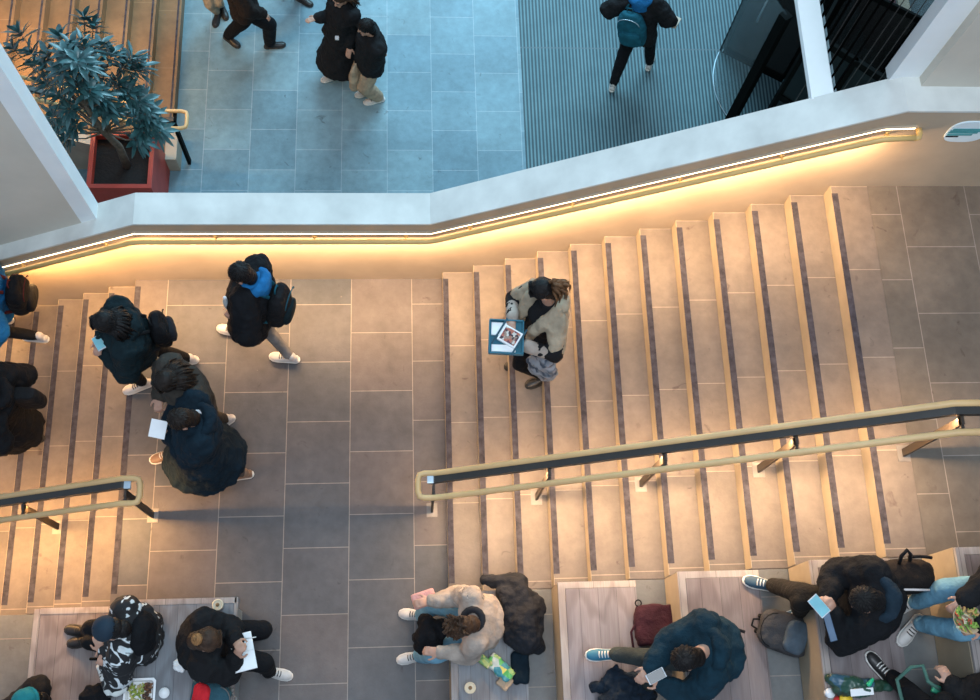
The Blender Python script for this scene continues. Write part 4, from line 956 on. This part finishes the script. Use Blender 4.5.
# dark hoodie in his lap
b = B(); c = at(430, 632, .72)
for dx, dy, dz, r in ((0, 0, 0, .10), (.07, .02, -.02, .09), (-.06, -.04, -.03, .085), (-.03, .08, 0, .075), (.03, -.09, -.05, .08), (-.07, -.10, -.12, .06)): capsule(b, c+Vector((dx, dy, dz)), c+Vector((dx*1.3, dy*1.2, dz-.06)), r, r*.8)
tag(obj('folded_hoodie', remesh(b, .012, 3, .06, .08), BLK, None, base=c-UP*.15), 'bundled black hoodie on the lap of the beige sweater sitter', 'clothing')
b = B(); obox(b, at(424, 599, .86), Vector((1, .3, 0)).normalized(), Vector((-.3, 1, 0)).normalized(), UP, (.20, .13, .07), .025); tag(obj('pink_parcel', b, cloth('pink cloth', (.55, .28, .25)), None), 'small pink and white parcel beside the beige sweater sitter', 'parcel')
# petrol jacket man with phone
hd = at(679, 661, 3*3*RI+.74); z = 9*RI
r_, i_ = person('person in petrol blue jacket bent over a phone on the pale deck edge', (2.32, .44, z+.13), hd, R(184), [foot(584, 653, 6*RI+.035, R(180)), foot(640, 690, 6*RI+.035, R(200))], [at(662, 684, z+.42), at(650, 668, z+.44)],
    PETROL, cloth('dark grey green trousers', (.03, .038, .038)), hair=('short', H_BLACK), look=(.0, .8), sit=True, puff=.04, bow=.06, hood=True, seed=34, neck=(2.12, .42, z+.58), shoes=(m_shoe_t, m_sole_w), legw=1.15, knee_pole=[(-1, -.1, .35), (-1, .4, 1)])
slab_thing('phone', 'pale phone held by the person in the petrol blue jacket', 'phone', at(656, 676, z+.50), (1, .45, .1), (-.4, 1, 0), (.14, .075, .012), m_phone, screen=m_phone_b)
# black jacket with phone, further right
z = 12*RI; hd = at(864, 600, z+.74)
r_, i_ = person('person in black jacket using a phone on the timber deck edge', (3.30, .75, z+.13), hd, R(176), [foot(763, 584, 9*RI+.035, R(165)), foot(792, 616, 9*RI+.035, R(200))], [at(834, 614, z+.44), at(828, 597, z+.44)],
    BLK, cloth('dark brown trousers', (.011, .010, .009)), hair=('short', H_BLACK), look=(0, .85), sit=True, puff=.042, bow=.05, hood=True, hoodmat=cloth('ink blue cloth', (.010, .022, .035)), seed=35, neck=(3.22, .70, z+.58), shoes=(m_shoe_n, m_sole_w), legw=1.2)
slab_thing('phone', 'phone with aqua screen held by the black jacket sitter', 'phone', at(819, 606, z+.53), (.75, -1, 0), (1, .75, 0), (.15, .085, .012), m_phone, screen=m_screen)
slab_thing('laptop', 'closed blue grey laptop slipping from the black jacket sitter lap', 'laptop', at(829, 624, z+.50), (.25, -1, -.2), (.9, .3, .2), (.24, .05, .016), plain('blue grey shell', (.05, .09, .15), .35, .3, bmp=0))
# far right sitter with light jeans and salad
z = 15*RI
r_, i_ = person('person in light jeans holding a salad bowl at the right edge', (4.22, .66, z+.13), (4.14, .70, z+.80), R(200), [foot(912, 629, 12*RI+.035, R(225)), foot(905, 606, 12*RI+.035, R(200))], [at(970, 630, z+.33), at(956, 606, z+.35)],
    BLK2, JEAN, hair=('short', H_BLACK), look=(0, .8), sit=True, puff=.05, bow=.04, hood=True, seed=36, neck=(4.22, .76, z+.60), legw=1.2, knee_pole=[(-1, -.6, 1), (-1, .2, 1)])
c = at(967, 619, z+.38); t = thing('salad_bowl', 'round bowl of mixed salad held at the right edge', 'bowl', c-UP*.05)
b = B(); lathe(b, c-UP*.05, [(.05, 0), (.08, .03), (.10, .06), (.095, .06), (.075, .035), (.001, .03)], 24); obj('bowl', b, plain('kraft bowl', (.42, .32, .2), .7), t)
b = B()
for k in range(50):
    a = random.random()*2*PI; r = .085*math.sqrt(random.random()); q = c+Vector((r*math.cos(a), r*math.sin(a), .0+random.uniform(0, .02))); d = Vector((random.gauss(0, 1), random.gauss(0, 1), .3)).normalized()
    capsule(b, q, q+d*.025, .010, .006, 6)
fo = obj('salad', b, multicolour('salad', [(.20, .32, .05), (.45, .08, .03), (.5, .45, .3), (.08, .16, .03), (.5, .3, .1)], 30), t); fo['kind'] = 'stuff'
# sitter at the bottom right corner
z = 12*RI
r_, i_ = person('person in black with green bag straps at the bottom right corner', (3.93, -.08, z+.20), (3.84, -.10, z+.80), R(180), [(Vector((3.44, .20, z+.12)), R(125)), (Vector((3.52, -.16, z+.12)), R(170))], [(3.72, .12, z+.45), (3.72, -.2, z+.45)],
    BLK2, BLK, hair=('short', H_BLACK), look=(0, .7), sit=True, puff=.05, seed=37, shoes=(m_shoe_b, m_sole_w), legw=1.15)

# ================= small things
def heap(name, label, cat, c, blobs, mat, disp=.05, dsc=.09, vox=.012, parent=None):
    b = B()
    for dx, dy, dz, r, r2, ex, ey, ez in blobs: capsule(b, c+Vector((dx, dy, dz)), c+Vector((ex, ey, ez)), r, r2, 12)
    o = obj(name, remesh(b, vox, 3, disp, dsc), mat, None, base=c)
    return tag(o, label, cat)
def cup_lid(label, c, r=.045, h=.11):
    t = thing('paper_cup', label, 'cup', c)
    b = B(); lathe(b, c, [(r*.72, 0), (r, h)], 20); obj('cup_body', b, plain('cup card', (.55, .45, .3), .7) if not bpy.data.materials.get('cup card') else bpy.data.materials['cup card'], t)
    b = B(); lathe(b, c+UP*h, [(r*1.08, -.004), (r*1.08, .006), (r*.85, .012), (r*.8, .006), (r*.5, .006), (.001, .007)], 20); obj('lid', b, plain('cream lid', (.66, .58, .42), .5, var=.08) if not bpy.data.materials.get('cream lid') else bpy.data.materials['cream lid'], t)
    b = B(); lathe(b, c+UP*(h+.0125), [(r*.36, -.006), (r*.36, .002), (.001, .002)], 14); obj('coffee_stain', b, plain('coffee brown', (.20, .12, .05), .6) if not bpy.data.materials.get('coffee brown') else bpy.data.materials['coffee brown'], t)
def gnd(u, v, z): p = at(u, v, z); p.z = z; return p
p = at(218, 605, .60); cup_lid('paper cup with cream lid on the bench behind the writer', Vector((p.x, p.y, .503)))
p = at(470, 688, .62); cup_lid('paper cup with cream lid on the low deck near the snack bag', Vector((p.x, p.y, 3*RI+.032)))
# tissue
b = B(); c = gnd(180, 665, .53); lathe(b, c-UP*.02, [(.03, 0), (.065, .01), (.05, .03), (.001, .035)], 11); tag(obj('crumpled_tissue', remesh(b, .006, 1, .04, .03), m_paper, None, base=c-UP*.02), 'crumpled white tissue on the bench between the two sitters', 'tissue')
c = gnd(165, 693, .53); t = thing('yoghurt_pot', 'small round white pot on the bench right of the food tray', 'pot', c-UP*.03)
b = B(); lathe(b, c-UP*.027, [(.028, 0), (.040, .05), (.043, .055)], 18); obj('pot', b, WHITE, t); b = B(); lathe(b, c+UP*.028, [(.044, 0), (.044, .006), (.001, .008)], 18); obj('lid', b, m_paper, t)
c = gnd(140, 692, .53); t = thing('food_tray', 'white rectangular tray of green salad and brown meat on the bench', 'food', c-UP*.027)
b = B()
for k, (sx, sy, h) in enumerate(((.10, .075, 0), (.125, .095, .045))): pass
def rr_(w, h, z, r=.02): return [c+Vector((x*w/2, y*h/2, z)) for x, y in ((-1, -.8), (-.85, -1), (.85, -1), (1, -.8), (1, .8), (.85, 1), (-.85, 1), (-1, .8))]
loft(b, [rr_(.20, .17, -.025), rr_(.25, .21, .02), rr_(.26, .22, .022), rr_(.225, .185, .022), rr_(.19, .16, -.015)]); obj('tray', b, m_paper, t, False)
for nm, x0, x1, mt, sd in (('salad', -.08, .03, multicolour('green salad', [(.30, .38, .06), (.45, .45, .12), (.20, .28, .04), (.5, .42, .2)], 40), 1), ('meat', .035, .09, multicolour('brown meat', [(.10, .04, .02), (.20, .09, .04), (.06, .03, .02)], 40), 2)):
    b = B(); rn = random.Random(sd)
    for k in range(40):
        q = c+Vector((rn.uniform(x0, x1), rn.uniform(-.065, .065), rn.uniform(-.01, .015))); d = Vector((rn.gauss(0, 1), rn.gauss(0, 1), .2)).normalized(); capsule(b, q, q+d*.025, .009, .006, 6)
    o = obj(nm, b, mt, t); o['kind'] = 'stuff'
# bags on the lower-left bench
bz = .5
c = gnd(111, 672, bz+.12); 
BW = patterned('black and white panels', (.012, .014, .016), (.60, .64, .62), 6, .50, .53, 1.2)
heap('canvas_bag', 'black and white panelled bag leaning on the bench by the capped sitter', 'bag', c, [(-.05, .10, 0, .05, .06, .06, -.14, 0), (-.01, .12, .03, .04, .05, .11, -.12, .01), (-.09, .04, -.03, .04, .05, .0, -.16, -.03)], BW, .03)
c = gnd(92, 696, bz+.05); heap('black_scarf', 'rumpled black scarf at the bottom edge beside the food tray', 'clothing', c, [(-.06, 0, -.03, .06, .05, .08, .02, -.02), (.05, .06, -.03, .05, .05, .10, -.05, -.03), (-.03, .05, -.01, .04, .04, .04, -.04, 0)], BLK)
b = B(); tube(b, [at(90, 659, .62), at(97, 659, .64), at(104, 661, .62)], .012, 8); tag(obj('umbrella_handle', b, m_black, None), 'short black handle above the panelled bag', 'umbrella')
# the rucksack with a red patch at the bottom of the bench
c = Vector(gnd(211, 696, bz+.14)); rucksack('blue-green rucksack with bright red patch below the writer', c, Vector((.85, -.2, .25)).normalized(), Vector((-.2, -.1, .97)).normalized(), Vector((-.15, -.98, -.1)).normalized(), cloth('slate teal cloth', (.03, .09, .12)), s=(.24, .15, .34), pocket=cloth('bright red cloth', (.55, .02, .03)), m2=GREY)
# coat behind the beige sweater sitter
c = gnd(512, 620, 3*RI+.10)
heap('black_coat', 'large black coat spread on the low deck behind the beige sweater sitter', 'clothing', c,
     [(-.20, .34, .02, .06, .09, .05, .30, .04), (.05, .28, .05, .10, .12, .14, .05, .05), (.12, .22, .05, .07, .09, .20, .10, 0), (.10, .0, .06, .13, .12, .12, -.18, .02), (.0, .1, .04, .09, .09, .02, -.16, .0), (.20, 0, .0, .07, .07, .21, -.22, -.03), (-.05, .22, .06, .09, .08, .0, .0, .05)], DKGREY, .07, .10)
c = gnd(521, 668, 3*RI+.06); heap('navy_cloth', 'folded navy cloth under the corner of the black coat', 'clothing', c, [(-.04, .10, 0, .045, .04, -.04, -.10, 0), (.03, .10, 0, .045, .04, .03, -.10, 0), (.0, .05, .01, .045, .04, .0, -.09, .01)], NAVY, .02)
# snack bags
c = gnd(500, 668, 3*RI+.08)
b = B(); Rz = Matrix.Rotation(-.75, 3, 'Z'); obox(b, c, Rz@Vector((1, 0, 0)), Rz@Vector((0, 1, 0)), UP, (.25, .12, .07), .02)
tag(obj('crisp_packet', remesh(b, .008, 2, .04, .05), multicolour('snack print', [(.10, .42, .12), (.55, .50, .10), (.50, .55, .50), (.05, .25, .30), (.30, .45, .15)], 18, .4), None, base=c-UP*.05), 'green, yellow and white printed snack packet on the low deck', 'packet')
c = gnd(505, 682, 3*RI+.06); b = B(); obox(b, c, Rz@Vector((1, 0, 0)), Rz@Vector((0, 1, 0)), UP, (.11, .12, .05), .012)
tag(obj('paper_bag', remesh(b, .008, 2, .02, .05), plain('brown paper', (.42, .30, .20), .8), None, base=c-UP*.03), 'brown paper bag below the printed snack packet', 'bag')
c = gnd(484, 661, 3*RI+.11); b = B(); obox(b, c, Rz@Vector((1, 0, 0)), Rz@Vector((0, 1, 0)), UP, (.14, .07, .04), .015)
tag(obj('sweet_wrapper', remesh(b, .008, 2, .03, .05), multicolour('wrapper print', [(.35, .42, .12), (.15, .3, .1), (.5, .45, .25)], 22, .4), None, base=c-UP*.03), 'olive green wrapper beside the beige sweater sitter hip', 'packet')
# maroon bag, dark heap
z = 6*RI
c = gnd(655, 625, z+.12); t = thing('maroon_bag', 'maroon cloth bag with a small ring on the pale deck', 'bag', c-UP*.12)
b = B(); loft(b, [sec(c+Vector((0, -.16+.32*i/5, 0)), Vector((1, 0, 0)), UP, .17*k, .085*k, 18, 3) for i, k in enumerate((.9, 1, 1, 1, .95, .85))]); obj('bag_body', remesh(b, .012, 2, .03, .12), MAROON, t)
b = B(); tube(b, arc_pts(c+Vector((-.13, .175, .03)), .025, 0, 2*PI, 12)[:-1], .006, 6, closed=True); obj('ring', b, BLK, t)
b = B(); tube(b, [c+Vector((-.17, .0, .02)), c+Vector((-.20, -.05, 0)), c+Vector((-.18, -.25, -.03)), c+Vector((-.15, -.30, -.06))], .01, 6); obj('strap', b, MAROON, t)
c = gnd(618, 690, z+.12)
heap('dark_jacket', 'crumpled ink blue jacket on the pale deck at the bottom edge', 'clothing', c, [(-.18, .02, -.06, .035, .07, -.05, .05, 0), (-.05, .10, 0, .06, .08, .10, .02, .02), (.0, .16, .0, .03, .06, .03, .04, .02), (-.08, -.10, 0, .08, .09, .15, -.10, 0), (.12, .08, 0, .05, .08, .22, -.02, .0), (.0, -.04, .04, .08, .09, .2, -.15, .02)], cloth('ink jacket', (.008, .016, .028)), .08, .06)
# grey rucksack on the pinkish deck
z = 9*RI; c = gnd(783, 632, z+.13)
rucksack('grey and charcoal rucksack lying on the pinkish timber deck', c, Vector((-.92, .30, .05)).normalized(), Vector((.03, -.25, .96)).normalized(), Vector((-.30, -.92, -.22)).normalized(), cloth('mid grey cloth', (.045, .045, .048)), s=(.32, .20, .38), pocket=cloth('blue grey panel', (.06, .085, .11)), m2=BLK2)
b = B(); tube(b, [at(724, 624, z+.05), at(733, 628, z+.06), at(745, 632, z+.07)], .012, 8); tag(obj('loose_strap', b, DKGREY, None), 'loose grey strap end lying left of the grey rucksack', 'strap')
# black shoulder bag at right
z = 15*RI; c = gnd(903, 577, 12*RI+.34)
t = thing('sports_bag', 'black bag with pale zip beside the right edge sitter', 'bag', c-UP*.3)
b = B(); loft(b, [sec(c+Vector((-.17+.34*i/6, .0, 0)), Vector((0, 1, 0)), UP, .12*k, .17*k, 18, 3) for i, k in enumerate((.8, .97, 1, 1, 1, .97, .8))]); obj('bag_body', remesh(b, .012, 2, .03, .12), cloth('brown black cloth', (.012, .009, .008)), t)
b = B(); tube(b, [c+Vector((-.15, -.10, .125)), c+Vector((.0, -.105, .135)), c+Vector((.12, -.11, .13))], .009, 6); obj('zip', b, plain('pale zip', (.65, .6, .58), .4), t)
b = B(); tube(b, [c+Vector((-.08, .08, .15)), c+Vector((-.09, .12, .22)), c+Vector((-.05, .16, .24)), c+Vector((-.02, .13, .22)), c+Vector((-.0, .10, .15))], .014, 8); obj('handle', b, BLK, t)
b = B(); tube(b, [c+Vector((-.02, .12, .17)), c+Vector((.06, .12, .19)), c+Vector((.15, .11, .18))], .012, 8); obj('strap', b, BLK, t)
# sandwich bag and pots at bottom
z = 12*RI; c = gnd(863, 685, z+.08)
heap('sandwich_bag', 'dark green shiny sandwich bag at the bottom of the timber deck', 'bag', c, [(-.22, .05, 0, .045, .05, .0, .0, 0), (-.20, -.02, 0, .04, .05, .02, -.04, 0), (0, 0, 0, .05, .035, .20, -.01, 0)], multicolour('green foil', [(.02, .05, .03), (.02, .07, .05), (.03, .09, .14), (.015, .03, .02)], 12, .35), .04, .06, .01)
c = gnd(869, 684, z+.15); b = B(); capsule(b, c, c+Vector((.03, .03, 0)), .018, .012); tag(obj('green_wrapper', b, plain('bright green', (.02, .45, .22), .4), None), 'bright green wrapper on the dark green sandwich bag', 'packet')
c = gnd(862, 692, z+.13); b = B(); obox(b, c, Vector((1, .05, 0)).normalized(), Vector((0, 1, 0)), UP, (.17, .05, .01), .003); tag(obj('napkin', b, m_paper, None, False), 'narrow white napkin below the bright green wrapper', 'napkin')
c = gnd(830, 693, z+.05); b = B(); lathe(b, c-UP*.05, [(.03, 0), (.036, .05), (.036, .056), (.001, .058)], 18); tag(obj('white_pot', b, WHITE, None), 'small round white pot left of the yellow cup', 'pot')
c = gnd(846, 699, z+.06); b = B(); lathe(b, c-UP*.06, [(.035, 0), (.047, .06), (.047, .066), (.001, .068)], 18); tag(obj('yellow_cup', b, plain('bright yellow', (.75, .50, .03), .5), None), 'bright yellow cup at the bottom edge', 'cup')
c = gnd(838, 701, z+.05); b = B(); lathe(b, c-UP*.05, [(.025, 0), (.032, .05), (.001, .052)], 16); tag(obj('red_cup', b, plain('bright red', (.55, .03, .03), .5), None), 'small red cup tucked beside the yellow cup', 'cup')
# green strapped rucksack by the bottom-right sitter
c = gnd(918, 682, z+.30); b = B()
tube(b, [c+Vector((-.11, -.15, -.05)), c+Vector((-.15, .02, 0)), c+Vector((-.05, .10, .03)), c+Vector((.04, .11, .03)), c+Vector((.05, .0, .05)), c+Vector((.12, -.05, .04)), c+Vector((.22, -.10, .02))], .014, 8)
tag(obj('green_strap', b, cloth('green webbing', (.07, .16, .13)), None), 'looped green grey bag strap at the bottom right', 'strap')
c = gnd(938, 690, z+.33); b = B(); obox(b, c, Vector((.9, -.35, 0)).normalized(), Vector((.35, .9, 0)).normalized(), UP, (.09, .06, .03), .01); tag(obj('green_tag', b, plain('mint green', (.03, .35, .2), .5), None), 'mint green tag on the black bottom right sitter', 'tag')

# ================================================================ LIGHT
def area(name, loc, size, power, col, rot=(0, 0, 0), sy=None, spread=None):
    l = bpy.data.lights.new(name, 'AREA'); l.energy = power; l.color = col; l.size = size
    if sy: l.shape = 'RECTANGLE'; l.size_y = sy
    if spread: l.spread = spread
    o = bpy.data.objects.new(name, l); C.objects.link(o); o.location = loc; o.rotation_euler = rot; return o
def aim(o, direction, along=None):
    d = Vector(direction).normalized()
    if along is None: o.rotation_euler = d.to_track_quat('-Z', 'Y').to_euler(); return
    x = Vector(along).normalized(); z = -d; z = (z - x*z.dot(x)).normalized(); y = z.cross(x)
    o.rotation_euler = Matrix((x, y, z)).transposed().to_euler()
WARM = (1.0, .62, .32); AMBER = (1.0, .52, .18)
# the light strips of the wall rail, wash the wall and the treads
P = rail_path()
for si, ((x0, z0), (x1, z1)) in enumerate(zip(P[:-1], P[1:-1])):
    L = math.hypot(x1-x0, z1-z0); 
    o = area('rail_strip_light', ((x0+x1)/2, YW-.15, (z0+z1)/2-.065), L, 27*L, AMBER if si == 0 else WARM, sy=.02); aim(o, (0, -.12, -1), (x1-x0, 0, z1-z0))
    
for (x0, z0, x1, z1, w) in ((.2, 1.05, 3.85, 3.02, 36), (-5.2, -.475, -2.4, 1.03, 38)):
    L = math.hypot(x1-x0, z1-z0)
    o = area('handrail_strip_light', ((x0+x1)/2, 1.89, (z0+z1)/2-.08), L, w*L, WARM if x0 > 0 else AMBER, sy=.015); aim(o, (0, -.45, -1), (x1-x0, 0, z1-z0))
o = area('far_stair_light', (-4.2, 7.5, Z2+2.0), 2.2, 65, (1, .52, .16), sy=.03); aim(o, (-.1, .8, -1), (1, 0, 0))
# daylight through the entrance beyond, and the cool skylight over the hall
o = area('entrance_daylight', (2.5, 17, 7.0), 9, 2300, (.42, .80, 1.0), sy=5); aim(o, (-.12, -1, -1.0))
o = area('skylight', (1.0, -1.0, 16.0), 7, 1350, (.80, .90, 1.0), sy=7); aim(o, (0, .2, -1))
w = bpy.data.worlds.new('world'); bpy.context.scene.world = w; w.use_nodes = True
w.node_tree.nodes['Background'].inputs[0].default_value = (.62, .78, 1, 1); w.node_tree.nodes['Background'].inputs[1].default_value = .60
vs = bpy.context.scene.view_settings; vs.view_transform = 'Standard'; vs.look = 'None'; vs.gamma = 1; vs.exposure = 0; vs.use_curve_mapping = False

for o in bpy.data.objects:
    k = o.name.split('.')[0]
    if 'label' in o and 'category' in o and 'group' not in o:
        g = {'person': 'people in the hall', 'backpack': 'backpacks and rucksacks', 'seating_step': 'stone seating steps', 'staircase': 'stone stair flights', 'stair_handrail': 'free-standing stair handrails', 'paper_cup': 'paper cups with lids', 'phone': 'phones in hands'}.get(k)
        if g: o['group'] = g
